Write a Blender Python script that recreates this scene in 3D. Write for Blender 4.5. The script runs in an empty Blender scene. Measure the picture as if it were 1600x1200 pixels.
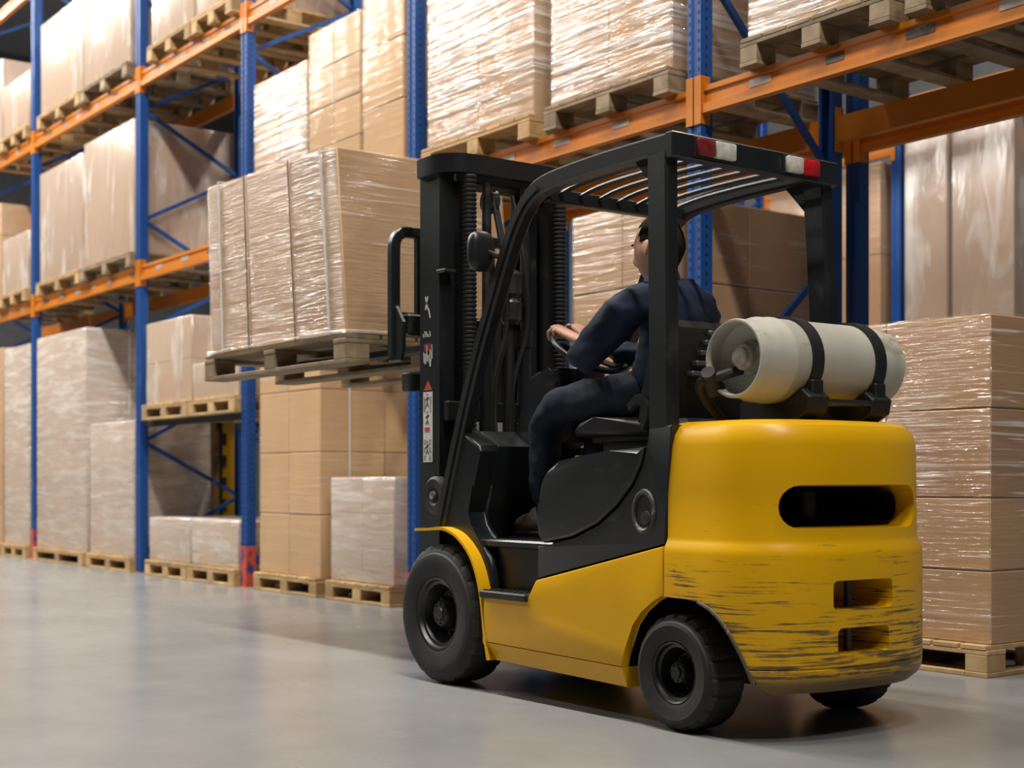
import bpy, bmesh, math, random
from mathutils import Vector, Matrix
random.seed(7)
PI = math.pi
scn = bpy.context.scene
COL = scn.collection

# ------------------------------------------------------------------ camera, world, lights, exposure
cam_d = bpy.data.cameras.new('camera')
cam = bpy.data.objects.new('camera', cam_d); COL.objects.link(cam)
YAW = math.atan2(1643, 2222.2)
cam.location = (0, 0, 0.872)
cam.rotation_euler = (PI/2, 0, PI/2 - YAW)
cam_d.sensor_width = 36; cam_d.lens = 50.0
cam_d.shift_y = (754-600)/1600.0
cam_d.clip_end = 200
cam_d.dof.use_dof = True
cam_d.dof.focus_distance = 5.4
cam_d.dof.aperture_fstop = 2.6
scn.camera = cam
w = bpy.data.worlds.new('world'); scn.world = w; w.use_nodes = True
w.node_tree.nodes['Background'].inputs[0].default_value = (0.95, 0.97, 1.0, 1)
w.node_tree.nodes['Background'].inputs[1].default_value = 0.03
def area(name, loc, sx, sy, power, rot=(0, 0, 0), colr=(1, 0.965, 0.91)):
    l = bpy.data.lights.new(name, 'AREA'); l.shape = 'RECTANGLE'; l.size = sx; l.size_y = sy
    l.energy = power; l.color = colr
    o = bpy.data.objects.new(name, l); o.location = loc; o.rotation_euler = rot; COL.objects.link(o)
    return o
for i in range(10):                      # luminaires in a row above the aisle
    area('aisle_lamp', (-27 + i*3.3, 2.2, 9.4), 1.6, 0.4, 560 if i < 5 else 440)
for i in range(2):                       # above the aisle behind the racks
    area('second_aisle_lamp', (-9.5 + i*4, 8.9, 9.4), 1.6, 0.4, 420)
for i in range(4):                       # the row on the near side of the aisle, further down
    area('near_side_lamp', (-24 + i*4, -2.5, 9.4), 1.6, 0.4, 330)
scn.view_settings.view_transform = 'Standard'
scn.cycles.diffuse_bounces = 2
scn.view_settings.look = 'None'
scn.view_settings.gamma = 1
scn.view_settings.exposure = -0.37
scn.view_settings.use_curve_mapping = False

# ------------------------------------------------------------------ materials
def newmat(name):
    m = bpy.data.materials.new(name); m.use_nodes = True
    nt = m.node_tree; b = nt.nodes['Principled BSDF']
    return m, nt, b
def N(nt, t, **kw):
    n = nt.nodes.new(t)
    for k, v in kw.items(): setattr(n, k, v)
    return n
def ramp(nt, stops):
    r = N(nt, 'ShaderNodeValToRGB'); e = r.color_ramp.elements
    while len(e) < len(stops): e.new(0.5)
    for i, (p, c) in enumerate(stops):
        e[i].position = p; e[i].color = c if len(c) == 4 else (*c, 1)
    return r
def noise(nt, vec, scale, detail=3, rough=0.5, dist=0.0):
    n = N(nt, 'ShaderNodeTexNoise'); n.inputs['Scale'].default_value = scale
    n.inputs['Detail'].default_value = detail; n.inputs['Roughness'].default_value = rough
    n.inputs['Distortion'].default_value = dist
    nt.links.new(vec, n.inputs['Vector']); return n
def coords(nt, scale=(1, 1, 1), rnd=False):
    tc = N(nt, 'ShaderNodeTexCoord'); mp = N(nt, 'ShaderNodeMapping')
    mp.inputs['Scale'].default_value = scale
    nt.links.new(tc.outputs['Object'], mp.inputs['Vector'])
    if rnd:
        oi = N(nt, 'ShaderNodeObjectInfo'); mul = N(nt, 'ShaderNodeMath', operation='MULTIPLY'); mul.inputs[1].default_value = 37
        nt.links.new(oi.outputs['Random'], mul.inputs[0]); nt.links.new(mul.outputs[0], mp.inputs['Location'])
    return mp.outputs['Vector']
def simple(name, colr, rough=0.5, metal=0.0, var=0.12, nscale=6, bump=0.0, bscale=60, coat=0.0, rnd=False):
    """plain paint/plastic/steel with a little tone variation and fine relief"""
    m, nt, b = newmat(name)
    v = coords(nt, rnd=rnd)
    n = noise(nt, v, nscale, 4)
    lo = tuple(max(0, c*(1-var)) for c in colr); hi = tuple(min(1, c*(1+var)) for c in colr)
    r = ramp(nt, [(0.3, lo), (0.7, hi)]); nt.links.new(n.outputs[0], r.inputs[0])
    nt.links.new(r.outputs[0], b.inputs['Base Color'])
    b.inputs['Roughness'].default_value = rough; b.inputs['Metallic'].default_value = metal
    if coat: b.inputs['Coat Weight'].default_value = coat; b.inputs['Coat Roughness'].default_value = 0.15
    if bump:
        n2 = noise(nt, v, bscale, 4); bp = N(nt, 'ShaderNodeBump'); bp.inputs['Strength'].default_value = bump
        bp.inputs['Distance'].default_value = 0.01
        nt.links.new(n2.outputs[0], bp.inputs['Height']); nt.links.new(bp.outputs[0], b.inputs['Normal'])
    return m
def worn(name, base, wear, rough, scale, thr, coat=0.0, wide=0.08, var=0.1):
    """paint with scuffs: base colour, wear colour where a stretched noise passes a threshold"""
    m, nt, b = newmat(name)
    v = coords(nt, scale); v1 = coords(nt)
    n = noise(nt, v, 1, 6, 0.65); r = ramp(nt, [(thr, (0, 0, 0)), (thr+wide, (1, 1, 1))]); nt.links.new(n.outputs[0], r.inputs[0])
    n0 = noise(nt, v1, 3, 3)
    r0 = ramp(nt, [(0.3, tuple(c*(1-var) for c in base)), (0.7, tuple(min(1, c*(1+var)) for c in base))]); nt.links.new(n0.outputs[0], r0.inputs[0])
    mx = N(nt, 'ShaderNodeMix', data_type='RGBA'); nt.links.new(r.outputs[0], mx.inputs['Factor'])
    nt.links.new(r0.outputs[0], mx.inputs['A']); mx.inputs['B'].default_value = (*wear, 1)
    nt.links.new(mx.outputs['Result'], b.inputs['Base Color'])
    b.inputs['Roughness'].default_value = rough
    if coat: b.inputs['Coat Weight'].default_value = coat; b.inputs['Coat Roughness'].default_value = 0.12
    return m
def wood(name, c0, c1, scale):
    m, nt, b = newmat(name)
    v = coords(nt, scale, rnd=True)
    n = noise(nt, v, 1, 5, 0.6, 0.4)
    oi = N(nt, 'ShaderNodeObjectInfo')
    r = ramp(nt, [(0.25, c0), (0.75, c1)]); nt.links.new(n.outputs[0], r.inputs[0])
    hs = N(nt, 'ShaderNodeHueSaturation'); mr = N(nt, 'ShaderNodeMapRange')
    mr.inputs['To Min'].default_value = 0.7; mr.inputs['To Max'].default_value = 1.15
    nt.links.new(oi.outputs['Random'], mr.inputs['Value']); nt.links.new(mr.outputs[0], hs.inputs['Value'])
    nt.links.new(r.outputs[0], hs.inputs['Color']); nt.links.new(hs.outputs[0], b.inputs['Base Color'])
    b.inputs['Roughness'].default_value = 0.75
    bp = N(nt, 'ShaderNodeBump'); bp.inputs['Strength'].default_value = 0.3; bp.inputs['Distance'].default_value = 0.004
    nt.links.new(n.outputs[0], bp.inputs['Height']); nt.links.new(bp.outputs[0], b.inputs['Normal'])
    return m
def cardboard(name, colr):
    m, nt, b = newmat(name)
    v = coords(nt, (3, 3, 40), rnd=True); v2 = coords(nt, rnd=True)
    n = noise(nt, v, 1, 4); n2 = noise(nt, v2, 2.5, 3)
    r = ramp(nt, [(0.25, tuple(c*0.88 for c in colr)), (0.75, tuple(min(1, c*1.1) for c in colr))])
    ad = N(nt, 'ShaderNodeMath', operation='MULTIPLY_ADD'); ad.inputs[1].default_value = 0.4
    mu = N(nt, 'ShaderNodeMath', operation='MULTIPLY'); mu.inputs[1].default_value = 0.6
    nt.links.new(n2.outputs[0], mu.inputs[0]); nt.links.new(n.outputs[0], ad.inputs[0]); nt.links.new(mu.outputs[0], ad.inputs[2])
    nt.links.new(ad.outputs[0], r.inputs[0])
    oi = N(nt, 'ShaderNodeObjectInfo'); hs = N(nt, 'ShaderNodeHueSaturation'); mr = N(nt, 'ShaderNodeMapRange')
    mr.inputs['To Min'].default_value = 0.9; mr.inputs['To Max'].default_value = 1.08
    nt.links.new(oi.outputs['Random'], mr.inputs['Value']); nt.links.new(mr.outputs[0], hs.inputs['Value'])
    nt.links.new(r.outputs[0], hs.inputs['Color']); nt.links.new(hs.outputs[0], b.inputs['Base Color'])
    b.inputs['Roughness'].default_value = 0.7
    return m
def film(name, veil, hx, hz, thr, amount, bump, rough, refl=0.1, dist=0.6, wide=0.12):
    """stretch film: clear with a milky veil, stretched wrinkles, highlight streaks painted in white, and a glossy surface"""
    m, nt, b = newmat(name); nt.nodes.remove(b)
    out = nt.nodes['Material Output']
    tc = N(nt, 'ShaderNodeTexCoord'); sep = N(nt, 'ShaderNodeSeparateXYZ'); nt.links.new(tc.outputs['Object'], sep.inputs[0])
    sx = N(nt, 'ShaderNodeMath', operation='MULTIPLY_ADD'); sx.inputs[1].default_value = 1.0
    nt.links.new(sep.outputs['X'], sx.inputs[0]); nt.links.new(sep.outputs['Y'], sx.inputs[2])
    cmb = N(nt, 'ShaderNodeCombineXYZ')
    nt.links.new(sx.outputs[0], cmb.inputs[0]); nt.links.new(sep.outputs['Z'], cmb.inputs[2])
    oi = N(nt, 'ShaderNodeObjectInfo'); mul = N(nt, 'ShaderNodeMath', operation='MULTIPLY'); mul.inputs[1].default_value = 50
    nt.links.new(oi.outputs['Random'], mul.inputs[0]); nt.links.new(mul.outputs[0], cmb.inputs[1])
    mp = N(nt, 'ShaderNodeMapping'); mp.inputs['Scale'].default_value = (hx, 1, hz); nt.links.new(cmb.outputs[0], mp.inputs[0])
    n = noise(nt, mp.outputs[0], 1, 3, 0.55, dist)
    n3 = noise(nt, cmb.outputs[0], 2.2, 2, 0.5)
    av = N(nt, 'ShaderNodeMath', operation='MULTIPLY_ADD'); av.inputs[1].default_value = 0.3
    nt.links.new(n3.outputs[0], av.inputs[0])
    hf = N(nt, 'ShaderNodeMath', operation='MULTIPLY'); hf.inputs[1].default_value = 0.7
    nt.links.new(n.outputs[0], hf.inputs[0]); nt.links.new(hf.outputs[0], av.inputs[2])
    r = ramp(nt, [(thr, (veil,)*3), (min(1, thr+wide), (min(1, veil+amount),)*3)]); nt.links.new(av.outputs[0], r.inputs[0])  # whitens the wrinkles: film crumple plus highlight streaks painted into the diffuse mask
    bp = N(nt, 'ShaderNodeBump'); bp.inputs['Strength'].default_value = bump; bp.inputs['Distance'].default_value = 0.02
    nt.links.new(n.outputs[0], bp.inputs['Height'])
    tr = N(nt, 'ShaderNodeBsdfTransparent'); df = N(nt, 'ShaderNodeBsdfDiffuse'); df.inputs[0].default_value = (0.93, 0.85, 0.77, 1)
    gl = N(nt, 'ShaderNodeBsdfAnisotropic'); gl.inputs['Roughness'].default_value = rough
    gl.inputs['Color'].default_value = (1, 1, 1, 1)
    nt.links.new(bp.outputs[0], gl.inputs['Normal'])
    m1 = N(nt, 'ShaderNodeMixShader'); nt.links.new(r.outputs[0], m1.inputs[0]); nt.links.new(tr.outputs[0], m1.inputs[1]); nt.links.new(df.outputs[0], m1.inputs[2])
    m2 = N(nt, 'ShaderNodeMixShader'); m2.inputs[0].default_value = refl; nt.links.new(m1.outputs[0], m2.inputs[1]); nt.links.new(gl.outputs[0], m2.inputs[2])
    nt.links.new(m2.outputs[0], out.inputs['Surface'])
    return m

M = {}
M['blue'] = worn('blue_steel', (0.006, 0.058, 0.24), (0.06, 0.13, 0.28), 0.42, (9, 9, 3), 0.62)
M['orange'] = worn('orange_steel', (0.54, 0.165, 0.008), (0.34, 0.20, 0.12), 0.42, (4, 20, 20), 0.64)
M['red_worn'] = worn('scraped_red_paint', (0.50, 0.07, 0.04), (0.01, 0.04, 0.18), 0.5, (14, 14, 8), 0.52)
M['sticker'] = simple('grey_label', (0.36, 0.31, 0.26), 0.5)
M['sticker2'] = simple('dark_label', (0.11, 0.10, 0.095), 0.5)
M['wood'] = wood('pallet_wood', (0.33, 0.195, 0.075), (0.60, 0.40, 0.195), (6, 6, 6))
M['wood_dark'] = wood('pallet_wood_weathered', (0.16, 0.11, 0.06), (0.40, 0.29, 0.17), (6, 6, 6))
M['card'] = cardboard('cardboard', (0.47, 0.265, 0.118))
M['card_light'] = cardboard('cardboard_light', (0.56, 0.33, 0.145))
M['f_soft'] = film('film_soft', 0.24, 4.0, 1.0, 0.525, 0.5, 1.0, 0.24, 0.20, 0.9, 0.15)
M['f_white'] = film('film_white', 0.33, 2.0, 16, 0.45, 0.30, 0.8, 0.2, 0.2, 0.8, 0.24)
M['f_streak'] = film('film_streak', 0.14, 1.3, 36, 0.50, 0.62, 0.9, 0.16, 0.22, 0.6, 0.10)
M['f_clear'] = film('film_clear', 0.06, 1.4, 26, 0.55, 0.16, 0.4, 0.18, 0.08)
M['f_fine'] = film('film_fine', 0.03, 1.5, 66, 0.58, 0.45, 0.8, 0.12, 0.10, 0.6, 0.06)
M['f_held'] = film('film_held', 0.05, 1.9, 58, 0.575, 0.45, 0.9, 0.12, 0.15, 0.7, 0.07)
M['strap'] = simple('white_strap', (0.62, 0.62, 0.58), 0.4)
M['joint'] = simple('dark_seam', (0.05, 0.04, 0.03), 0.7)
M['black'] = worn('black_paint', (0.012, 0.0135, 0.0145), (0.048, 0.047, 0.044), 0.34, (7, 7, 5), 0.60, wide=0.15, var=0.3)
M['plastic'] = worn('black_plastic', (0.011, 0.0125, 0.0135), (0.05, 0.046, 0.04), 0.33, (5, 5, 9), 0.60, wide=0.12)
M['matte'] = simple('matte_black', (0.006, 0.006, 0.0065), 0.6, var=0.3)
M['rubber'] = simple('tyre_rubber', (0.014, 0.014, 0.013), 0.7, var=0.35, nscale=10, bump=0.1, bscale=50)
M['rim'] = simple('black_rim', (0.012, 0.012, 0.0125), 0.34, var=0.3)
M['seat'] = simple('seat_vinyl', (0.011, 0.011, 0.0115), 0.42, var=0.2, bump=0.05)
M['steel'] = simple('bright_steel', (0.42, 0.41, 0.38), 0.28, 0.9)
M['greasy'] = simple('greasy_steel', (0.06, 0.06, 0.055), 0.35, 0.6, var=0.5, nscale=14)
M['tan'] = simple('rubbed_rim', (0.30, 0.27, 0.22), 0.55, var=0.4, nscale=30)
M['rubbed'] = worn('rubbed_black_ring', (0.035, 0.034, 0.032), (0.28, 0.25, 0.20), 0.5, (14, 14, 14), 0.52)
M['tank'] = worn('cream_tank_paint', (0.50, 0.48, 0.40), (0.36, 0.32, 0.24), 0.38, (3, 3, 6), 0.60)
M['red'] = simple('red_lens', (0.50, 0.015, 0.014), 0.22, var=0.25, nscale=25)
M['dark_red'] = simple('faded_red_lens', (0.20, 0.022, 0.025), 0.3, var=0.4, nscale=30)
M['clear_lens'] = simple('clear_lens', (0.62, 0.60, 0.52), 0.25, var=0.25, nscale=30)
M['skin'] = simple('skin', (0.52, 0.27, 0.175), 0.5, var=0.1, nscale=14)
M['hair'] = simple('hair', (0.022, 0.014, 0.008), 0.95, var=0.4, nscale=60, bump=0.3, bscale=300)
M['hair'].node_tree.nodes['Principled BSDF'].inputs['Specular IOR Level'].default_value = 0.1
M['navy'] = simple('navy_cotton', (0.003, 0.010, 0.036), 0.8, var=0.25, nscale=5, bump=0.25, bscale=14)
M['navy2'] = simple('navy_trousers', (0.003, 0.008, 0.024), 0.8, var=0.25, nscale=5, bump=0.25, bscale=12)
M['boot'] = simple('brown_boot', (0.10, 0.075, 0.055), 0.6, var=0.4, nscale=20)
M['white'] = simple('white_print', (0.60, 0.58, 0.53), 0.5, var=0.1, nscale=30)
M['redprint'] = simple('red_print', (0.45, 0.06, 0.04), 0.5)
M['wall'] = simple('wall_panel', (0.16, 0.16, 0.17), 0.8)
M['ceil'] = simple('ceiling_panel', (0.30, 0.30, 0.31), 0.8)
M['glass'] = simple('mirror_glass', (0.5, 0.5, 0.5), 0.08, 1.0)
# forklift yellow: clean, and the scraped counterweight
M['yellow'] = simple('yellow_paint', (0.72, 0.375, 0.0015), 0.42, var=0.05, nscale=3)
M['yellow'].node_tree.nodes['Principled BSDF'].inputs['Specular IOR Level'].default_value = 0.3
def yellow_scraped():
    m, nt, b = newmat('yellow_paint_scraped')
    tc = N(nt, 'ShaderNodeTexCoord'); sep = N(nt, 'ShaderNodeSeparateXYZ'); nt.links.new(tc.outputs['Object'], sep.inputs[0])
    v = coords(nt, (3.5, 3.5, 105)); v2 = coords(nt, (9, 9, 16))
    n = noise(nt, v, 1, 6, 0.6, 0.3); n2 = noise(nt, v2, 1, 5, 0.7)
    # scrapes sit on the bumper height: mostly below 0.6 m, none on the clean top
    hz = N(nt, 'ShaderNodeMapRange'); hz.inputs['From Min'].default_value = 0.86; hz.inputs['From Max'].default_value = 0.22
    hz.inputs['To Min'].default_value = 0.0; hz.inputs['To Max'].default_value = 0.208; nt.links.new(sep.outputs['Z'], hz.inputs['Value'])
    ad = N(nt, 'ShaderNodeMath', operation='ADD'); nt.links.new(hz.outputs[0], ad.inputs[1])
    mxn = N(nt, 'ShaderNodeMath', operation='MULTIPLY_ADD'); mxn.inputs[1].default_value = 0.75
    h2 = N(nt, 'ShaderNodeMath', operation='MULTIPLY'); h2.inputs[1].default_value = 0.25
    nt.links.new(n2.outputs[0], h2.inputs[0]); nt.links.new(n.outputs[0], mxn.inputs[0]); nt.links.new(h2.outputs[0], mxn.inputs[2])
    nt.links.new(mxn.outputs[0], ad.inputs[0])
    r = ramp(nt, [(0.665, (0, 0, 0)), (0.74, (1, 1, 1))]); nt.links.new(ad.outputs[0], r.inputs[0])
    rim = N(nt, 'ShaderNodeMapRange'); rim.inputs['From Min'].default_value = 0.235; rim.inputs['From Max'].default_value = 0.20; nt.links.new(sep.outputs['Z'], rim.inputs['Value'])
    mxm = N(nt, 'ShaderNodeMath', operation='MAXIMUM'); nt.links.new(r.outputs[0], mxm.inputs[0])
    rm = N(nt, 'ShaderNodeMath', operation='MULTIPLY'); rm.inputs[1].default_value = 0.9; nt.links.new(rim.outputs[0], rm.inputs[0]); nt.links.new(rm.outputs[0], mxm.inputs[1])
    mx = N(nt, 'ShaderNodeMix', data_type='RGBA'); nt.links.new(mxm.outputs[0], mx.inputs['Factor'])
    mx.inputs['A'].default_value = (0.76, 0.40, 0.0015, 1); mx.inputs['B'].default_value = (0.13, 0.085, 0.04, 1)
    nt.links.new(mx.outputs['Result'], b.inputs['Base Color'])
    b.inputs['Roughness'].default_value = 0.34; b.inputs['Specular IOR Level'].default_value = 0.4
    bp = N(nt, 'ShaderNodeBump'); bp.inputs['Strength'].default_value = 0.15; bp.inputs['Distance'].default_value = 0.004; bp.invert = True
    nt.links.new(mxm.outputs[0], bp.inputs['Height']); nt.links.new(bp.outputs[0], b.inputs['Normal'])
    return m
M['yellow_worn'] = yellow_scraped()
def concrete():
    m, nt, b = newmat('polished_concrete')
    v = coords(nt); v2 = coords(nt, (0.35, 1.2, 1))
    n = noise(nt, v, 1.3, 6, 0.6); n2 = noise(nt, v2, 1.0, 4, 0.55); n3 = noise(nt, v, 30, 3)
    r = ramp(nt, [(0.3, (0.205, 0.205, 0.198)), (0.7, (0.27, 0.27, 0.262))]); nt.links.new(n.outputs[0], r.inputs[0])
    nt.links.new(r.outputs[0], b.inputs['Base Color'])
    rr = ramp(nt, [(0.3, (0.20,)*3), (0.7, (0.30,)*3)]); nt.links.new(n2.outputs[0], rr.inputs[0]); nt.links.new(rr.outputs[0], b.inputs['Roughness'])
    bp = N(nt, 'ShaderNodeBump'); bp.inputs['Strength'].default_value = 0.02; bp.inputs['Distance'].default_value = 0.01
    nt.links.new(n3.outputs[0], bp.inputs['Height']); nt.links.new(bp.outputs[0], b.inputs['Normal'])
    return m
M['floor'] = concrete()

# ------------------------------------------------------------------ helpers
OFF = {}
def link_mesh(name, me, mat, parent, off):
    o = bpy.data.objects.new(name, me); COL.objects.link(o)
    if mat is not None and len(me.materials) == 0:
        for q in (mat if isinstance(mat, (list, tuple)) else [mat]): me.materials.append(q)
    if parent is not None: o.parent = parent
    OFF[o.name] = off
    return o
def smooth(me, ang=0.6):
    me.polygons.foreach_set('use_smooth', [True]*len(me.polygons))
    me.set_sharp_from_angle(angle=ang)
def obj(name, bm, mat, parent=None, ang=0.6):
    """link a bmesh in world coordinates as ONE object under its thing"""
    off = OFF[parent.name] if parent is not None else Vector((0, 0, 0))
    bmesh.ops.recalc_face_normals(bm, faces=bm.faces)
    if off.length: bmesh.ops.translate(bm, verts=bm.verts, vec=-off)
    me = bpy.data.meshes.new(name); bm.to_mesh(me); bm.free()
    smooth(me, ang)
    return link_mesh(name, me, mat, parent, off)
def tag(o, label=None, cat=None, group=None, kind=None):
    if label: o['label'] = label
    if cat: o['category'] = cat
    if group: o['group'] = group
    if kind: o['kind'] = kind
    return o
def thing(name, label, cat, loc, group=None):
    o = bpy.data.objects.new(name, None); COL.objects.link(o)
    o.empty_display_size = 0.1; o.location = loc; OFF[o.name] = Vector(loc)
    return tag(o, label, cat, group)
def box(bm, x0, x1, y0, y1, z0, z1, bev=0.0, seg=1):
    vs = [bm.verts.new((x, y, z)) for x in (x0, x1) for y in (y0, y1) for z in (z0, z1)]
    fs = [bm.faces.new([vs[i] for i in q]) for q in ((0, 1, 3, 2), (4, 6, 7, 5), (0, 4, 5, 1), (2, 3, 7, 6), (0, 2, 6, 4), (1, 5, 7, 3))]
    if bev:
        es = list({e for f in fs for e in f.edges})
        bmesh.ops.bevel(bm, geom=es, offset=bev, segments=seg, affect='EDGES', profile=0.5)
    return bm
def B(): return bmesh.new()
def prism(bm, pts, y0, y1, bev=0.0, seg=2):
    """polygon in the XZ plane pushed from y0 to y1"""
    a = [bm.verts.new((x, y0, z)) for x, z in pts]; b = [bm.verts.new((x, y1, z)) for x, z in pts]
    n = len(pts); fs = [bm.faces.new(a), bm.faces.new(b[::-1])]
    for i in range(n): fs.append(bm.faces.new((a[i], b[i], b[(i+1) % n], a[(i+1) % n])))
    if bev:
        es = list({e for f in fs[:2] for e in f.edges})
        bmesh.ops.bevel(bm, geom=es, offset=bev, segments=seg, affect='EDGES', profile=0.5)
    return bm
def prism_z(bm, pts, z0, z1):
    a = [bm.verts.new((x, y, z0)) for x, y in pts]; b = [bm.verts.new((x, y, z1)) for x, y in pts]
    n = len(pts); bm.faces.new(a); bm.faces.new(b[::-1])
    for i in range(n): bm.faces.new((a[i], b[i], b[(i+1) % n], a[(i+1) % n]))
    return bm
def frames(pts, closed=False):
    out = []; n = len(pts)
    for i, p in enumerate(pts):
        a = pts[(i-1) % n] if (closed or i > 0) else p; c = pts[(i+1) % n] if (closed or i < n-1) else p
        out.append((Vector(c)-Vector(a)).normalized())
    return out
def sweep(bm, pts, prof, ref=(0, 1, 0), closed=False, radii=None):
    """profile (list of (a,b)) swept along a polyline; a along ref, b along the in-plane normal"""
    pts = [Vector(p) for p in pts]; T = frames(pts, closed); rings = []
    rv = Vector(ref)
    for i, (p, t) in enumerate(zip(pts, T)):
        u = (rv - t*rv.dot(t)).normalized(); v = t.cross(u)
        s = 1.0
        if 0 < i < len(pts)-1 or closed:
            d = (pts[i]-pts[i-1]).normalized(); c = max(0.5, d.dot(t)); s = 1/c
        k = radii[i] if radii else 1
        rings.append([bm.verts.new(p + u*a*k + v*b*s*k) for a, b in prof])
    n = len(prof); m = len(pts)
    for i in range(m if closed else m-1):
        r0, r1 = rings[i], rings[(i+1) % m]
        for j in range(n): bm.faces.new((r0[j], r0[(j+1) % n], r1[(j+1) % n], r1[j]))
    if not closed: bm.faces.new(rings[0][::-1]); bm.faces.new(rings[-1])
    return bm
def rect(w, h): return [(-w/2, -h/2), (w/2, -h/2), (w/2, h/2), (-w/2, h/2)]
def rrect(w, h, b): return [(-w/2+b, -h/2), (w/2-b, -h/2), (w/2, -h/2+b), (w/2, h/2-b), (w/2-b, h/2), (-w/2+b, h/2), (-w/2, h/2-b), (-w/2, -h/2+b)]
def circ(r, n=10): return [(r*math.cos(2*PI*i/n), r*math.sin(2*PI*i/n)) for i in range(n)]
def tube(bm, pts, r, n=10, closed=False, radii=None):
    d = Vector(pts[-1])-Vector(pts[0]); ref = (0, 1, 0) if abs(d.normalized().y) < 0.8 else (1, 0, 0)
    return sweep(bm, pts, circ(r, n), ref, closed, radii)
def smoothpath(pts, k=4):
    """Catmull-Rom through the points"""
    P = [Vector(p) for p in pts]; out = []
    for i in range(len(P)-1):
        p0 = P[i-1] if i else P[i]*2-P[i+1]; p1, p2 = P[i], P[i+1]; p3 = P[i+2] if i+2 < len(P) else P[i+1]*2-P[i]
        for j in range(k):
            t = j/k
            out.append(0.5*((2*p1)+(-p0+p2)*t+(2*p0-5*p1+4*p2-p3)*t*t+(-p0+3*p1-3*p2+p3)*t**3))
    out.append(P[-1]); return out
def lathe_y(bm, prof, cx, cz, seg=48, cap=True):
    """profile (y, r) turned about the Y axis through (cx, cz)"""
    rings = []
    for y, r in prof:
        rings.append([bm.verts.new((cx+r*math.cos(2*PI*i/seg), y, cz+r*math.sin(2*PI*i/seg))) for i in range(seg)])
    for a, b in zip(rings, rings[1:]):
        for i in range(seg): bm.faces.new((a[i], a[(i+1) % seg], b[(i+1) % seg], b[i]))
    if cap:
        if prof[0][1] > 1e-4: bm.faces.new(rings[0])
        if prof[-1][1] > 1e-4: bm.faces.new(rings[-1][::-1])
    return bm
def lathe_z(bm, prof, cx, cy, seg=16):
    rings = []
    for z, r in prof:
        rings.append([bm.verts.new((cx+r*math.cos(2*PI*i/seg), cy+r*math.sin(2*PI*i/seg), z)) for i in range(seg)])
    for a, b in zip(rings, rings[1:]):
        for i in range(seg): bm.faces.new((a[i], a[(i+1) % seg], b[(i+1) % seg], b[i]))
    bm.faces.new(rings[0]); bm.faces.new(rings[-1][::-1])
    return bm
CACHE = {}
def cached_box(key, dx, dy, dz, mat, bev):
    k = (key, round(dx, 3), round(dy, 3), round(dz, 3), mat.name)
    if k not in CACHE:
        bm = box(B(), -dx/2, dx/2, -dy/2, dy/2, -dz/2, dz/2, bev)
        me = bpy.data.meshes.new(key); bm.to_mesh(me); bm.free(); me.materials.append(mat); CACHE[k] = me
    return CACHE[k]
def piece(name, x0, x1, y0, y1, z0, z1, mat, parent, bev=0.003):
    me = cached_box(name, x1-x0, y1-y0, z1-z0, mat, bev)
    o = bpy.data.objects.new(name, me); COL.objects.link(o); o.parent = parent
    o.location = Vector(((x0+x1)/2, (y0+y1)/2, (z0+z1)/2)) - OFF[parent.name]
    return o

# ------------------------------------------------------------------ the setting
tag(obj('floor', box(B(), -34, 8, -12, 16, -0.2, 0), M['floor']), kind='structure')
tag(obj('ceiling', box(B(), -34, 8, -12, 16, 11.0, 11.2), M['ceil']), kind='structure')
tag(obj('wall_left', box(B(), -34.2, -34, -12, 16, -0.2, 11.2), M['wall']), kind='structure')
tag(obj('wall_back', box(B(), -34.2, 8, 16, 16.2, -0.2, 11.2), M['wall']), kind='structure')

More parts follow.
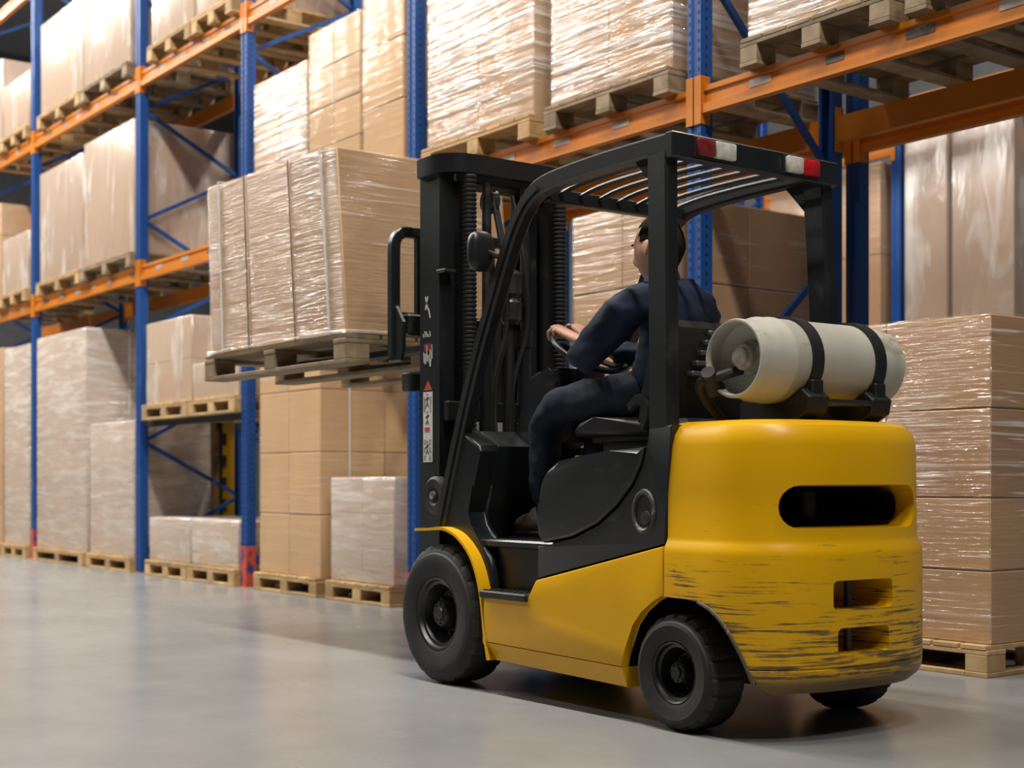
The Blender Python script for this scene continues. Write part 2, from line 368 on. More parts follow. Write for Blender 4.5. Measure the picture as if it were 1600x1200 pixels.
# ------------------------------------------------------------------ pallet racking
BEAM_H = 0.145
def beam_profile(yf):
    # stepped box beam seen end-on: (y, z) with z = 0 at the top, front at yf
    return [(yf+0.05, 0), (yf+0.012, 0), (yf+0.012, -0.028), (yf+0.022, -0.034), (yf+0.022, -0.088), (yf, -0.097), (yf, -BEAM_H), (yf+0.05, -BEAM_H)]
def make_rack(label, group_loc, posts, yf, yr, levels, ztop, stickers=True, detail=True, rear=True):
    root = thing('pallet_rack', label, 'rack', group_loc)
    for i, px in enumerate(posts):
        for side, (ya, yb) in enumerate(((yf, yf+0.085), (yr-0.085, yr))):
            bm = B()
            s = 1 if side == 0 else -1
            y0 = yf if side == 0 else yr
            # lipped channel upright: face with a shallow central rib, two flanges
            pr = [(-0.05, 0), (-0.022, 0), (-0.016, 0.008), (0.016, 0.008), (0.022, 0), (0.05, 0), (0.05, 0.085), (0.03, 0.085), (0.03, 0.075), (0.044, 0.075), (0.044, 0.012), (-0.044, 0.012), (-0.044, 0.075), (-0.03, 0.075), (-0.03, 0.085), (-0.05, 0.085)]
            prism_z(bm, [(px+a, y0+s*b) for a, b in pr], 0.006, ztop)
            post = obj('upright_post', bm, M['blue'], root, 0.4)
            if detail and side == 0 and i >= len(posts)-4:
                bm = B()
                z = 0.1
                while z < ztop-0.1:      # the punched slots, two columns down the face, one down the flank
                    for sx in (-0.034, 0.034): box(bm, px+sx-0.006, px+sx+0.006, y0-0.0015, y0+0.002, z, z+0.018)
                    box(bm, px+0.049, px+0.0512, y0+0.035, y0+0.048, z+0.02, z+0.036)
                    z += 0.05
                tag(obj('post_slots', bm, M['matte'], post), kind='stuff')
            if side == 0 and detail and px in (-16.33, -10.88, -8.28):
                bm = B()
                for q in ((px-0.054, px-0.051, yf-0.002, yf+0.085), (px-0.054, px+0.054, yf-0.005, yf-0.002), (px+0.051, px+0.054, yf-0.002, yf+0.085)):
                    box(bm, q[0], q[1], q[2], q[3], 0.01, 0.34 if px < -9 else 0.25)
                obj('post_guard', bm, M['red_worn'], root)
            obj('foot_plate', box(B(), px-0.055, px+0.055, min(ya, yb)-0.02, max(ya, yb)+0.02, 0, 0.008), M['orange'] if side == 0 else M['blue'], root)
        # bracing between the two uprights
        CUSTOM = {-5.49: [(0.9, 0.2), (1.2, 2.15), (3.65, 2.65), (3.75, 4.7), (5.7, 4.75)]}
        if px in CUSTOM and rear:
            for za, zb in CUSTOM[px]:
                obj('brace', sweep(B(), [(px, yf+0.05, za), (px, yr-0.05, zb)], rect(0.03, 0.035), (1, 0, 0)), M['blue'], root)
        z = 0.20; k = 0
        while rear and px not in CUSTOM and z + 0.535 < ztop:
            a, b = ((yf+0.05, yr-0.05) if k % 2 == 0 else (yr-0.05, yf+0.05))
            obj('brace', sweep(B(), [(px, a, z), (px, b, z+0.535)], rect(0.03, 0.035), (1, 0, 0)), M['blue'], root)
            z += 0.535; k += 1
        for zz in ((0.2, ztop-0.2) if rear else (ztop-0.2,)):
            obj('brace', sweep(B(), [(px, yf+0.05, zz), (px, yr-0.05, zz)], rect(0.03, 0.035), (1, 0, 0)), M['blue'], root)
    for i in range(len(posts)-1):
        xa, xb = posts[i]+0.052, posts[i+1]-0.052
        for z in levels(i):
            for y0, s in ((yf+0.002, 1), (yr-0.002, -1))[:2 if rear else 1]:
                bm = B()
                pr = [(y0+s*(y), zz) for y, zz in beam_profile(0)]
                a = [bm.verts.new((xa, y, z+zz)) for y, zz in pr]; b = [bm.verts.new((xb, y, z+zz)) for y, zz in pr]
                n = len(pr); bm.faces.new(a); bm.faces.new(b[::-1])
                for j in range(n): bm.faces.new((a[j], b[j], b[(j+1) % n], a[(j+1) % n]))
                beam = obj('beam', bm, M['orange'], root, 0.3)
                for px, sg in ((posts[i], 1), (posts[i+1], -1)):
                    bm = B()
                    lo, hi = sorted((px+sg*0.006, px+sg*0.056))
                    yy = sorted((y0-s*0.008, y0-s*0.001))
                    box(bm, lo, hi, yy[0], yy[1], z-0.20, z+0.055)
                    lo, hi = sorted((px+sg*0.0505, px+sg*0.056)); yy = sorted((y0-s*0.002, y0+s*0.06))
                    box(bm, lo, hi, yy[0], yy[1], z-0.20, z+0.055)
                    obj('beam_connector', bm, M['orange'], beam)
                if stickers and s == 1:
                    x = xa+0.25+random.random()*0.2
                    while x < xb-0.2:
                        wd = random.uniform(0.10, 0.17)
                        piece('beam_label', x, x+wd, y0+0.0195, y0+0.0222, z-0.082, z-0.042, random.choice((M['sticker'], M['sticker'], M['sticker2'])), beam, 0)
                        x += random.uniform(0.40, 0.62)
    return root
POSTS = [-19.4, -16.33, -13.19, -10.88, -8.28, -5.49, -2.65]
YF, YR = 5.26, 6.38
ZB, ZC, ZD, ZM = 2.965, 4.83, 6.62, 1.462
def lv1(i):
    base = [ZB, ZC, ZD]
    return base
make_rack('front row of blue and orange pallet racking along the aisle behind the forklift', (-11, 5.8, 0), POSTS, YF, YR, lv1, 7.6)
make_rack('dark second row of racking standing back to back behind the front row', (-7, 7.1, 0), [-10.88, -8.28, -5.49, -2.65], 6.53, 8.45, lambda i: [ZB-0.03, ZC], 7.2, False, False, False)
make_rack('distant racking row seen through the gap above the right ground stack', (-8, 11, 0), [-10.9, -8.29, -5.6], 10.45, 11.5, lambda i: [1.98, 3.99+(0.35 if i else 0)], 7.2, False, False)
# support bars carrying the two low pallets left of the third post
sb = thing('pallet_support', 'dark support bars under the two low pallets between second and third post', 'rack', (-12.03, 5.8, ZM-0.05))
for yy in (5.30, 6.27):
    obj('support_bar', box(B(), -13.135, -10.935, yy, yy+0.05, ZM-0.055, ZM), M['matte'], sb)

# ------------------------------------------------------------------ pallets
def make_pallet(x0, x1, y0, y1, z, label, base='y', mat=None, group='wooden pallets', name='pallet', nd=6):
    root = thing(name, label, 'pallet', ((x0+x1)/2, (y0+y1)/2, z), group)
    W, D = x1-x0, y1-y0
    wm = mat or M['wood']
    bw = 0.10
    zs = [z, z+0.022, z+0.100, z+0.122, z+0.144]
    nb = 3
    xs = [x0+bw*0.6, (x0+x1)/2, x1-bw*0.6]; ys = [y0+bw*0.72, (y0+y1)/2, y1-bw*0.72]
    if W > 1.25 and base != 'x': xs = [x0+bw*0.6, (x0+x1)/2, x1-bw*0.6]
    for i, x in enumerate(xs):
        for j, y in enumerate(ys):
            piece('block', x-bw*0.58, x+bw*0.58, y-bw*0.7, y+bw*0.7, zs[1], zs[2], wm, root)
    if base in ('y', 'rim'):
        for x in xs: piece('base_board', x-bw*0.6, x+bw*0.6, y0, y1, zs[0], zs[1], wm, root)
    if base == 'rim':
        for y in (ys[0], ys[2]):
            for xa, xb in ((xs[0], xs[1]), (xs[1], xs[2])):
                piece('base_board', xa+bw*0.6+0.001, xb-bw*0.6-0.001, y-bw*0.7, y+bw*0.7, zs[0], zs[1], wm, root)
    if base == 'x':
        for y in ys: piece('base_board', x0, x1, y-bw*0.7, y+bw*0.7, zs[0], zs[1], wm, root)
        for x in xs: piece('stringer_board', x-bw*0.6, x+bw*0.6, y0, y1, zs[2], zs[3], wm, root)
        g = D/nd
        for k in range(nd): piece('deck_board', x0, x1, y0+k*g+0.008, y0+(k+1)*g-0.008, zs[3], zs[4], wm, root)
    else:
        for y in ys: piece('stringer_board', x0, x1, y-bw*0.7, y+bw*0.7, zs[2], zs[3], wm, root)
        n = max(5, round(W/0.15)); g = W/n
        for k in range(n): piece('deck_board', x0+k*g+0.007, x0+(k+1)*g-0.007, y0, y1, zs[3], zs[4], wm, root)
    return root

# ------------------------------------------------------------------ wrapped loads
def make_load(x0, x1, y0, y1, z0, z1, nx, ny, nz, fm, label, group, card='card', straps=(), fname='wrapped_load', heights=None):
    root = thing(fname, label, 'wrapped load', ((x0+x1)/2, (y0+y1)/2, z0), group)
    g = 0.0025
    dx, dy = (x1-x0)/nx, (y1-y0)/ny
    zz = [z0+(z1-z0)*k/nz for k in range(nz+1)] if not heights else [z0+(z1-z0)*h for h in heights]
    for k in range(len(zz)-1):
        for i in range(nx):
            for j in range(ny):
                jx, jy = random.uniform(-1, 1)*0.0015, random.uniform(-1, 1)*0.002
                piece('carton', x0+i*dx+g+jx, x0+(i+1)*dx-g+jx, y0+j*dy+g+jy, y0+(j+1)*dy-g+jy, zz[k]+(0 if k == 0 else g), zz[k+1]-g, M[card], root, 0.006)
    e = 0.007
    bm = box(B(), x0-e, x1+e, y0-e, y1+e, z0+0.002, z1+e, 0.012, 2)
    if fm: obj('stretch_film', bm, M[fm], root, 0.9)
    for ax, pos, mt in straps:
        bm = B(); e2 = e+0.003; hw = 0.008
        if ax == 'x': sweep(bm, [(pos, y0-e2, z0+0.01), (pos, y0-e2, z1+e2), (pos, y1+e2, z1+e2), (pos, y1+e2, z0+0.01)], rect(2*hw, 0.002), (1, 0, 0))
        else: sweep(bm, [(x1+e2, pos, z0+0.01), (x1+e2, pos, z1+e2), (x0-e2, pos, z1+e2), (x0-e2, pos, z0+0.01)], rect(2*hw, 0.002), (0, 1, 0))
        obj('strap', bm, M[mt], root)
    return root
GB, GC, GF = 'wrapped loads on the lower beams', 'wrapped loads on the upper beams', 'wrapped loads on the ground'
PH = 0.144
FY = 5.25
# name phrase, x0,x1, depth, level z, top z, nx,ny,nz, film, load label, pallet label, base, card, straps
LOADS = [
 # ground level
 (-18.55, -17.43, 1.15, 0, 2.50, 1, 2, 5, 'f_clear', 'brown stack at the very left edge on the ground', 'ground pallet at the very left edge of the picture', 'rim', 'card', ()),
 (-17.32, -16.43, 1.15, 0, 2.46, 1, 2, 5, 'f_white', 'tall white wrapped ground stack just left of the first blue post', 'ground pallet just left of the first blue post', 'rim', 'card', ()),
 (-16.13, -14.59, 1.15, 0, 2.49, 1, 2, 6, 'f_white', 'tallest ground stack just right of the first blue post', 'ground pallet under the tall stack right of the first post', 'rim', 'card', (('y', 5.72, 'strap'),)),
 (-14.43, -13.28, 0.80, 0, 1.47, 1, 1, 3, 'f_white', 'half height wrapped ground stack left of the second blue post', 'ground pallet just left of the second blue post', 'rim', 'card', ()),
 (-12.86, -11.95, 0.80, 0, 0.54, 1, 1, 1, 'f_white', 'low white wrapped carton on the ground right of the second post', 'ground pallet just right of the second blue post', 'rim', 'card', ()),
 (-11.89, -10.97, 0.80, 0, 0.54, 1, 1, 1, 'f_white', 'low white wrapped carton on the ground left of the third post', 'ground pallet just left of the third blue post', 'rim', 'card', ()),
 (-10.57, -9.55, 1.15, 0, 2.55, 2, 2, 5, 'f_clear', 'tall brown clear wrapped stack under the raised load', 'ground pallet under the tall brown stack below the raised load', 'rim', 'card_light', (('y', 5.50, 'strap'),)),
 (-9.37, -8.49, 1.15, 0, 0.905, 2, 2, 3, 'f_white', 'waist high white wrapped stack just left of the front wheel', 'ground pallet beside the forklift front wheel', 'rim', 'card', ()),
 (-6.50, -5.62, 1.12, 0, 2.42, 2, 2, 5, 'f_clear', 'tall brown wrapped stack behind the driver and the cab', 'ground pallet hidden behind the forklift cab', 'rim', 'card', ()),
 # low pallets on support bars
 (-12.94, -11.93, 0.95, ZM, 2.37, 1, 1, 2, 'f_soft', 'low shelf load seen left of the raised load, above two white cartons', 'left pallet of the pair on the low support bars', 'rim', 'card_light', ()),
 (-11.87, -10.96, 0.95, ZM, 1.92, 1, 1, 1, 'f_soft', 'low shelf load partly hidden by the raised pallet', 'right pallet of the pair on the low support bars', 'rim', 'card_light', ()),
 # lower beam level
 (-18.55, -17.49, 1.15, ZB, 4.25, 1, 2, 3, 'f_clear', 'brown load on the lower beam at the left picture edge', 'pallet on the lower beam at the left picture edge', 'y', 'card', ()),
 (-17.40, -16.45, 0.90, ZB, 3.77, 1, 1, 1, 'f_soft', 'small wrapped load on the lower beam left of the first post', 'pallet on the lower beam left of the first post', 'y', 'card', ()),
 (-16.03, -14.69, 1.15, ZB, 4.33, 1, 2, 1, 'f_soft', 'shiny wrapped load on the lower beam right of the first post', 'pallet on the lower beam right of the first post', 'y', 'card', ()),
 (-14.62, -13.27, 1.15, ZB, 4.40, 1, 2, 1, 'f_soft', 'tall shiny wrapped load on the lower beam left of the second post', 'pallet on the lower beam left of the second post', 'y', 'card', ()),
 (-10.66, -9.77, 1.15, ZB, 4.13, 2, 2, 3, 'f_streak', 'shorter glossy load on the lower beam right of the third post', 'pallet on the lower beam just right of the third post', 'y', 'card_light', ()),
 (-9.73, -8.96, 1.15, ZB, 4.31, 2, 2, 4, 'f_clear', 'tan carton stack above the raised load, middle of three', 'pallet under the tan carton stack above the raised load', 'y', 'card_light', ()),
 (-8.92, -8.37, 1.15, ZB, 4.42, 1, 2, 3, 'f_clear', 'narrow tan carton stack just left of the fourth post', 'narrow pallet just left of the fourth post', 'y', 'card_light', ()),
 (-8.05, -6.88, 1.15, ZB, 4.45, 2, 2, 4, 'f_streak', 'streaky wrapped load on the lower beam right of the fourth post', 'pallet on the lower beam right of the fourth post', 'y', 'card_light', ()),
 (-6.70, -5.65, 1.15, ZB, 4.45, 2, 2, 2, 'f_streak', 'streaky wrapped load on the lower beam left of the post behind the driver', 'pallet on the lower beam left of the post behind the driver', 'y', 'card_light', ()),
 (-5.08, -4.18, 1.15, ZB, 4.45, 2, 2, 3, 'f_streak', 'wrapped load on the lower beam right of the post behind the driver', 'pallet on the lower beam right of the post behind the driver', 'y', 'card_light', ()),
 (-4.06, -3.06, 1.15, ZB, 4.45, 2, 2, 3, 'f_streak', 'wrapped load on the lower beam at the top right corner', 'pallet on the lower beam at the top right corner', 'y', 'card_light', ()),
 # upper beam level
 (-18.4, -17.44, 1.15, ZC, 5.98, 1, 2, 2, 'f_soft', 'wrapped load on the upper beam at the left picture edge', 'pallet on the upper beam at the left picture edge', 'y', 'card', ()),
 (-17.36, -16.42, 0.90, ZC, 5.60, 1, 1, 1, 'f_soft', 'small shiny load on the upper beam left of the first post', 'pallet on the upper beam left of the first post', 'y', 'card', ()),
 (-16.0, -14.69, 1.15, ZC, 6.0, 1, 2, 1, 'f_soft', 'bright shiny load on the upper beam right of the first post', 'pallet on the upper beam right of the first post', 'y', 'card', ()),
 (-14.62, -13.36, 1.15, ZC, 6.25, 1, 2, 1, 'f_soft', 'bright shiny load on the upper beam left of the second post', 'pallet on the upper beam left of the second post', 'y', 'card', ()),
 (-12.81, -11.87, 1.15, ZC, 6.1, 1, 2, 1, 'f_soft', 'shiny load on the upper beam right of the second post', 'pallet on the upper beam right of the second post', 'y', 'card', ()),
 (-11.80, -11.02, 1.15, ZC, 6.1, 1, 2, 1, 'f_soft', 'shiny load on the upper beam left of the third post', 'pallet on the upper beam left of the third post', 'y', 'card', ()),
]
for (x0, x1, dp, z, zt, nx, ny, nz, fm, lab, plab, base, card, straps) in LOADS:
    make_pallet(x0-0.02, x1+0.02, FY-0.05, FY-0.05+max(1.2, dp+0.05) if dp > 1 else FY+dp+0.03, z, plab, base, M['wood'] if base == 'rim' else random.choice((M['wood'], M['wood'], M['wood_dark'])), 'wooden pallets in the racks')
    g = GF if z < 1 else (GB if z < 4 else GC)
    make_load(x0, x1, FY, FY+dp, z+PH, zt, nx, ny, nz, fm, lab, g, card, straps)
# ground stack at the right edge, closest load
make_pallet(-5.03, -3.83, 5.46, 6.36, 0, 'ground pallet at the right picture edge behind the counterweight', 'rim', M['wood'], 'wooden pallets in the racks')
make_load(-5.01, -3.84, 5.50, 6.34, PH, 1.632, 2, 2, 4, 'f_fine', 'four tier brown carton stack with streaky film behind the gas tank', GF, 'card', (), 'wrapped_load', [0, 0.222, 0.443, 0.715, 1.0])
# distant loads on the third row
make_load(-9.8, -8.44, 10.42, 11.4, 1.98+PH, 3.80, 1, 1, 2, 'f_clear', 'distant plain brown load seen right beside the dark rear posts', 'distant wrapped loads', 'card')
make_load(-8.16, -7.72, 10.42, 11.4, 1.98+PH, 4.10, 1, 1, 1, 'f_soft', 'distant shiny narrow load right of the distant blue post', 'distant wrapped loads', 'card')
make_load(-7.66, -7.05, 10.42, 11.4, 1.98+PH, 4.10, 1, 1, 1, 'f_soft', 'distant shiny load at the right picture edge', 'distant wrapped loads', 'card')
for x0, x1, l in ((-9.82, -8.42, 'distant pallet under the plain brown load'), (-8.17, -7.7, 'distant pallet under the narrow shiny load'), (-7.67, -6.9, 'distant pallet under the right shiny load')):
    make_pallet(x0, x1, 10.40, 11.42, 1.98, l, 'y', M['wood_dark'], 'distant pallets')
# stacks of empty pallets glimpsed between the posts
ORD = ['lowest', 'second', 'third', 'fourth', 'fifth', 'sixth', 'seventh', 'eighth', 'ninth', 'tenth', 'eleventh']
for k in range(8):
    make_pallet(-10.3, -9.3, 6.75, 7.5, k*PH, ORD[k]+' empty pallet from the floor in the stack glimpsed beside the fourth post', 'rim', M['wood'], 'empty pallets stacked behind the mast')
for k in range(11):
    make_pallet(-7.0, -6.2, 7.9, 8.7, k*PH, ORD[k]+' empty pallet from the floor in the stack right of the dark rear posts', 'rim', M['wood'], 'empty pallets stacked beyond the gas tank')
# yellow stacker parked behind the racks
st = thing('pallet_stacker', 'yellow and black stacker parked behind the racks between second and third post', 'stacker', (-14.8, 7.1, 0))
obj('base', box(B(), -15.35, -14.3, 6.9, 7.5, 0.02, 0.42, 0.03), M['matte'], st)
M['rusty'] = worn('rusty_yellow', (0.30, 0.17, 0.05), (0.06, 0.045, 0.03), 0.6, (9, 9, 4), 0.50)
obj('mast_post', box(B(), -15.34, -15.10, 6.95, 7.07, 0.42, 1.78, 0.008), M['rusty'], st)
obj('mast_post', box(B(), -14.97, -14.58, 6.97, 7.09, 0.42, 1.78, 0.008), M['yellow'], st)
obj('chain', sweep(B(), [(-15.035, 7.0, 0.42), (-15.035, 7.0, 1.75)], rect(0.11, 0.02), (1, 0, 0)), M['matte'], st)
for z in (0.55, 0.80, 1.05, 1.30): obj('bracket', box(B(), -15.0, -14.86, 6.95, 6.975, z, z+0.13, 0.005), M['matte'], st)
obj('head', box(B(), -15.02, -14.50, 6.91, 7.1, 1.56, 1.80, 0.01), M['orange'], st)
for x in (-15.2, -14.6): obj('wheel', lathe_y(B(), [(6.86, 0.0), (6.86, 0.09), (6.93, 0.09), (6.93, 0.0)], x, 0.09, 16), M['rubber'], st)

# ------------------------------------------------------------------ held load on its pallet
held_p = make_pallet(-7.74, -6.10, 3.49, 4.54, 1.462, 'long wooden pallet raised on the forks under the strapped load', 'x', M['wood_dark'], None, 'pallet', 5)
def held_load():
    root = thing('wrapped_load', 'large strapped and film wrapped carton load raised on the forks', 'wrapped load', (-6.9, 3.9, 1.606))
    bl = {(0, 0): (-7.68, 3.51), (1, 0): (-6.115, 3.51), (0, 1): (-7.68, 4.27), (1, 1): (-6.115, 4.27)}
    def pt(u, v, w, e=0.0):
        # u along X, v along Y, w up; the stack leans a little toward the fork tips
        x = -7.685 + (1.57)*u + (-0.055 - 0.05*u)*w; y = 3.51+1.01*v
        z = 1.608 + (0.985 - 0.045*u)*w
        return Vector((x + (u*2-1)*e, y + (v*2-1)*e, z + (e if w > 0.5 else 0)))
    def hexa(u0, u1, v0, v1, w0, w1, e=0.0, bev=0.006, seg=1):
        bm = B()
        vs = [bm.verts.new(pt(u, v, w_, e)) for u in (u0, u1) for v in (v0, v1) for w_ in (w0, w1)]
        fs = [bm.faces.new([vs[i] for i in q]) for q in ((0, 1, 3, 2), (4, 6, 7, 5), (0, 4, 5, 1), (2, 3, 7, 6), (0, 2, 6, 4), (1, 5, 7, 3))]
        bmesh.ops.bevel(bm, geom=list(bm.edges), offset=bev, segments=seg, affect='EDGES')
        return bm
    us = [0, 0.33, 0.66, 1.0]
    for i in range(3):
        for j in range(2):
            obj('carton', hexa(us[i]+0.002, us[i+1]-0.002, j/2+0.002, (j+1)/2-0.002, 0, 1), M['card_light'], root)
    obj('stretch_film', hexa(0, 1, 0, 1, 0.0, 1, 0.007, 0.014, 2), M['f_held'], root, 0.9)
    for u in (0.115, 0.895):
        P = [pt(u, 0, 0.0, 0.011), pt(u, 0, 1, 0.011), pt(u, 1, 1, 0.011), pt(u, 1, 0.0, 0.011)]
        obj('strap', sweep(B(), P, rect(0.017, 0.003), (1, 0, 0)), M['strap'], root)
    for u in (0.325, 0.665):
        P = [pt(u, 0, 0.0, 0.009), pt(u, 0, 1, 0.009)]
        obj('carton_seam', sweep(B(), P, rect(0.008, 0.002), (1, 0, 0)), M['joint'], root)
    # gathered film rope round the foot of the stack
    e = 0.012
    P = [pt(0, 0, 0, e)+Vector((0, 0, 0.012)), pt(1, 0, 0, e)+Vector((0, 0, 0.010)), pt(1, 1, 0, e)+Vector((0, 0, 0.012)), pt(0, 1, 0, e)+Vector((0, 0, 0.012))]
    Q = []
    for i in range(4):
        a, b = P[i], P[(i+1) % 4]
        for k in range(10): Q.append(a.lerp(b, k/10)+Vector((0, 0, 0.012*math.sin(k/10*PI)*random.uniform(0.3, 1))))
    obj('film_rope', tube(B(), Q, 0.009, 6, True), M['f_white'], root)
    return root
held_load()

# ------------------------------------------------------------------ forklift
FK = thing('forklift', 'yellow and black counterbalance forklift driving along the aisle with a raised load', 'forklift', (-4.4, 3.88, 0))
YC = 3.88
def bake(o):
    """apply an object's modifiers into a plain mesh"""
    dg = bpy.context.evaluated_depsgraph_get(); dg.update()
    me = bpy.data.meshes.new_from_object(o.evaluated_get(dg))
    o.modifiers.clear(); old = o.data; o.data = me
    bpy.data.meshes.remove(old)
    return o
# counterweight: lofted plan sections with slots and wheel arches cut in
def cw_plan(ins, n=20):
    pts = []
    xc, a, b, p = -3.52, 0.345-ins, 0.48-ins, 2.7
    for i in range(2*n+1):
        t = -PI/2 + PI*i/(2*n)
        c, s = math.cos(t), math.sin(t)
        pts.append((xc + a*abs(c)**(2/p), YC + b*math.copysign(abs(s)**(2/p), s)))
    return [(-3.70, YC-0.48+ins)] + pts + [(-3.70, YC+0.48-ins)]
bm = B(); rings = []
for z, ins in ((0.165, 0.045), (0.195, 0.012), (0.215, 0.004), (0.245, 0.0), (0.25, 0.006), (0.256, 0.0), (0.45, 0.0), (0.625, 0.0), (0.648, 0.004), (0.664, 0.013), (0.680, 0.018), (0.85, 0.019), (1.0, 0.022), (1.04, 0.03), (1.068, 0.048), (1.082, 0.075), (1.087, 0.11)):
    rings.append([bm.verts.new((x, y, z)) for x, y in cw_plan(ins)])
nr = len(rings[0])
for a, b in zip(rings, rings[1:]):
    for i in range(nr): bm.faces.new((a[i], a[(i+1) % nr], b[(i+1) % nr], b[i]))
bm.faces.new(rings[0]); bm.faces.new(rings[-1][::-1])
cw = obj('counterweight', bm, M['yellow_worn'], FK, 0.5)
cutters = []
def cutter(bm, mat):
    o = obj('cutter', bm, mat, FK); cutters.append(o)
    md = cw.modifiers.new('cut', 'BOOLEAN'); md.operation = 'DIFFERENCE'; md.object = o; md.solver = 'EXACT'
    return o
def slot_x(bm, x0, x1, y0, y1, z0, z1, r, flare=0.02):
    """rounded slot driven in along X; slightly wider at the mouth"""
    def ring(x, e):
        pts = []
        for cy, cz, a0 in ((y1-r, z1-r, 0), (y0+r, z1-r, PI/2), (y0+r, z0+r, PI), (y1-r, z0+r, 1.5*PI)):
            for k in range(6):
                a = a0+PI/2*k/5; pts.append(bm.verts.new((x, cy+(r+e)*math.cos(a), cz+(r+e)*math.sin(a))))
        return pts
    A, Bq = ring(x0, 0), ring(x1, flare)
    n = len(A); bm.faces.new(A); bm.faces.new(Bq[::-1])
    for i in range(n): bm.faces.new((A[i], A[(i+1) % n], Bq[(i+1) % n], Bq[i]))
    return bm
cutter(slot_x(B(), -3.60, -3.0, 3.535, 4.165, 0.735, 0.845, 0.05, 0.03), M['yellow'])
cutter(slot_x(B(), -3.36, -3.0, 3.70, 3.98, 0.450, 0.535, 0.012, 0.015), M['yellow_worn'])
cutter(slot_x(B(), -3.36, -3.0, 3.72, 3.96, 0.300, 0.375, 0.012, 0.015), M['yellow_worn'])
ARCH = [(-3.945, 0.05), (-3.94, 0.15), (-3.914, 0.277), (-3.875, 0.36), (-3.827, 0.413), (-3.77, 0.452), (-3.70, 0.471), (-3.595, 0.470), (-3.53, 0.463), (-3.475, 0.443), (-3.432, 0.412), (-3.398, 0.373), (-3.365, 0.32), (-3.338, 0.262), (-3.315, 0.20), (-3.302, 0.14), (-3.295, 0.05)]
cutter(prism(B(), ARCH, 3.2, 3.63), M['yellow'])
cutter(prism(B(), ARCH, 4.13, 4.6), M['yellow'])
bake(cw); smooth(cw.data, 0.45)
for o in cutters: bpy.data.objects.remove(o)
# dark duct behind the upper slot
bm = slot_x(B(), -3.595, -3.30, 3.54, 4.16, 0.737, 0.843, 0.048, 0.0)
fs = [f for f in bm.faces if len(f.verts) > 4 and f.calc_center_median().x > -3.4]
bmesh.ops.delete(bm, geom=fs, context='FACES')
obj('exhaust_duct', bm, M['matte'], FK)
for y in (3.72, 3.90): obj('exhaust_pipe', tube(B(), [(-3.50, y, 0.742), (-3.50, y, 0.838)], 0.045, 16), M['greasy'], FK)
obj('tow_pin', tube(B(), [(-3.25, 3.84, 0.27), (-3.25, 3.84, 0.60)], 0.014, 10), M['greasy'], FK)
M['lip'] = worn('scuffed_arch_lip', (0.075, 0.06, 0.045), (0.50, 0.26, 0.004), 0.5, (16, 16, 16), 0.52)
def cw_side(x):
    q = max(0, (x+3.52)/0.345)
    return 0.48*(1-q**2.7)**(1/2.7) if q > 0 else 0.48
for sg in (-1, 1):
    P = smoothpath([(x, YC+sg*(cw_side(x)+0.0005), z) for x, z in ARCH[8:-2]], 3)
    obj('arch_lip', tube(B(), P, 0.0065, 8), M['lip'], FK)
# yellow side body: one chassis block with the step notch and the front half of the rear arch
bm = B()
prism(bm, [(-4.81, 0.215), (-4.80, 0.40), (-4.50, 0.40), (-4.472, 0.435), (-4.445, 0.487), (-3.708, 0.648), (-3.708, 0.470), (-3.77, 0.452), (-3.827, 0.413), (-3.875, 0.36), (-3.914, 0.277), (-3.93, 0.2)], 3.402, 3.440, 0.006, 2)
obj('side_body', bm, M['yellow'], FK)
bm = B()
prism(bm, [(-4.81, 0.215), (-4.80, 0.40), (-4.50, 0.40), (-4.472, 0.435), (-4.445, 0.487), (-3.708, 0.648), (-3.708, 0.470), (-3.77, 0.452), (-3.827, 0.413), (-3.875, 0.36), (-3.914, 0.277), (-3.93, 0.2)], 4.320, 4.358, 0.006, 2)
obj('side_body', bm, M['yellow'], FK)
bm = B()
for ya, yb in ((3.402, 3.44), (4.358, 4.32)):
    lo = min(ya, yb)
    v = [bm.verts.new(p) for p in ((-4.81, ya, 0.214), (-3.93, ya, 0.199), (-3.94, yb, 0.122), (-4.785, yb, 0.14), (-4.81, 3.88, 0.214), (-3.93, 3.88, 0.199), (-3.94, 3.88, 0.122), (-4.785, 3.88, 0.14))]
    for q in ((0, 1, 2, 3), (3, 2, 6, 7), (0, 3, 7, 4), (1, 5, 6, 2)): bm.faces.new([v[i] for i in q])
obj('sill', bm, M['yellow'], FK)
# front fenders
FEND = [(-5.325, 0.664), (-5.22, 0.668), (-5.12, 0.674), (-5.03, 0.655), (-4.963, 0.62), (-4.90, 0.565), (-4.855, 0.495), (-4.825, 0.41), (-4.808, 0.32), (-4.795, 0.24), (-4.77, 0.14)]
for y in (3.485, 4.275):
    obj('fender', sweep(B(), smoothpath([(x, y, z) for x, z in FEND], 3), rect(0.17, 0.012), (0, 1, 0)), M['yellow'], FK)
# inner frame, axle housings (black)
obj('frame', box(B(), -5.35, -3.75, 3.645, 4.115, 0.14, 0.60, 0.02), M['matte'], FK)
for y0, y1 in ((3.49, 3.642), (4.118, 4.27)):
    cen = Vector((-3.62, 0, 0.2)); P = []
    for x, z in ARCH[1:-3]:
        d = Vector((x, 0, z))-cen; P.append(((x, z), (cen+d*(1-0.008/d.length))))
    bm = B(); rows = [[bm.verts.new((p.x, y, p.z)) for _, p in P] for y in (y0, y1)]
    for i in range(len(P)-1): bm.faces.new((rows[0][i], rows[0][i+1], rows[1][i+1], rows[1][i]))
    obj('wheel_well', bm, M['matte'], FK)
obj('underframe', box(B(), -4.79, -3.95, 3.445, 4.315, 0.15, 0.40, 0.01), M['matte'], FK)
obj('axle', box(B(), -3.95, -3.42, 3.64, 4.12, 0.17, 0.47, 0.02), M['matte'], FK)
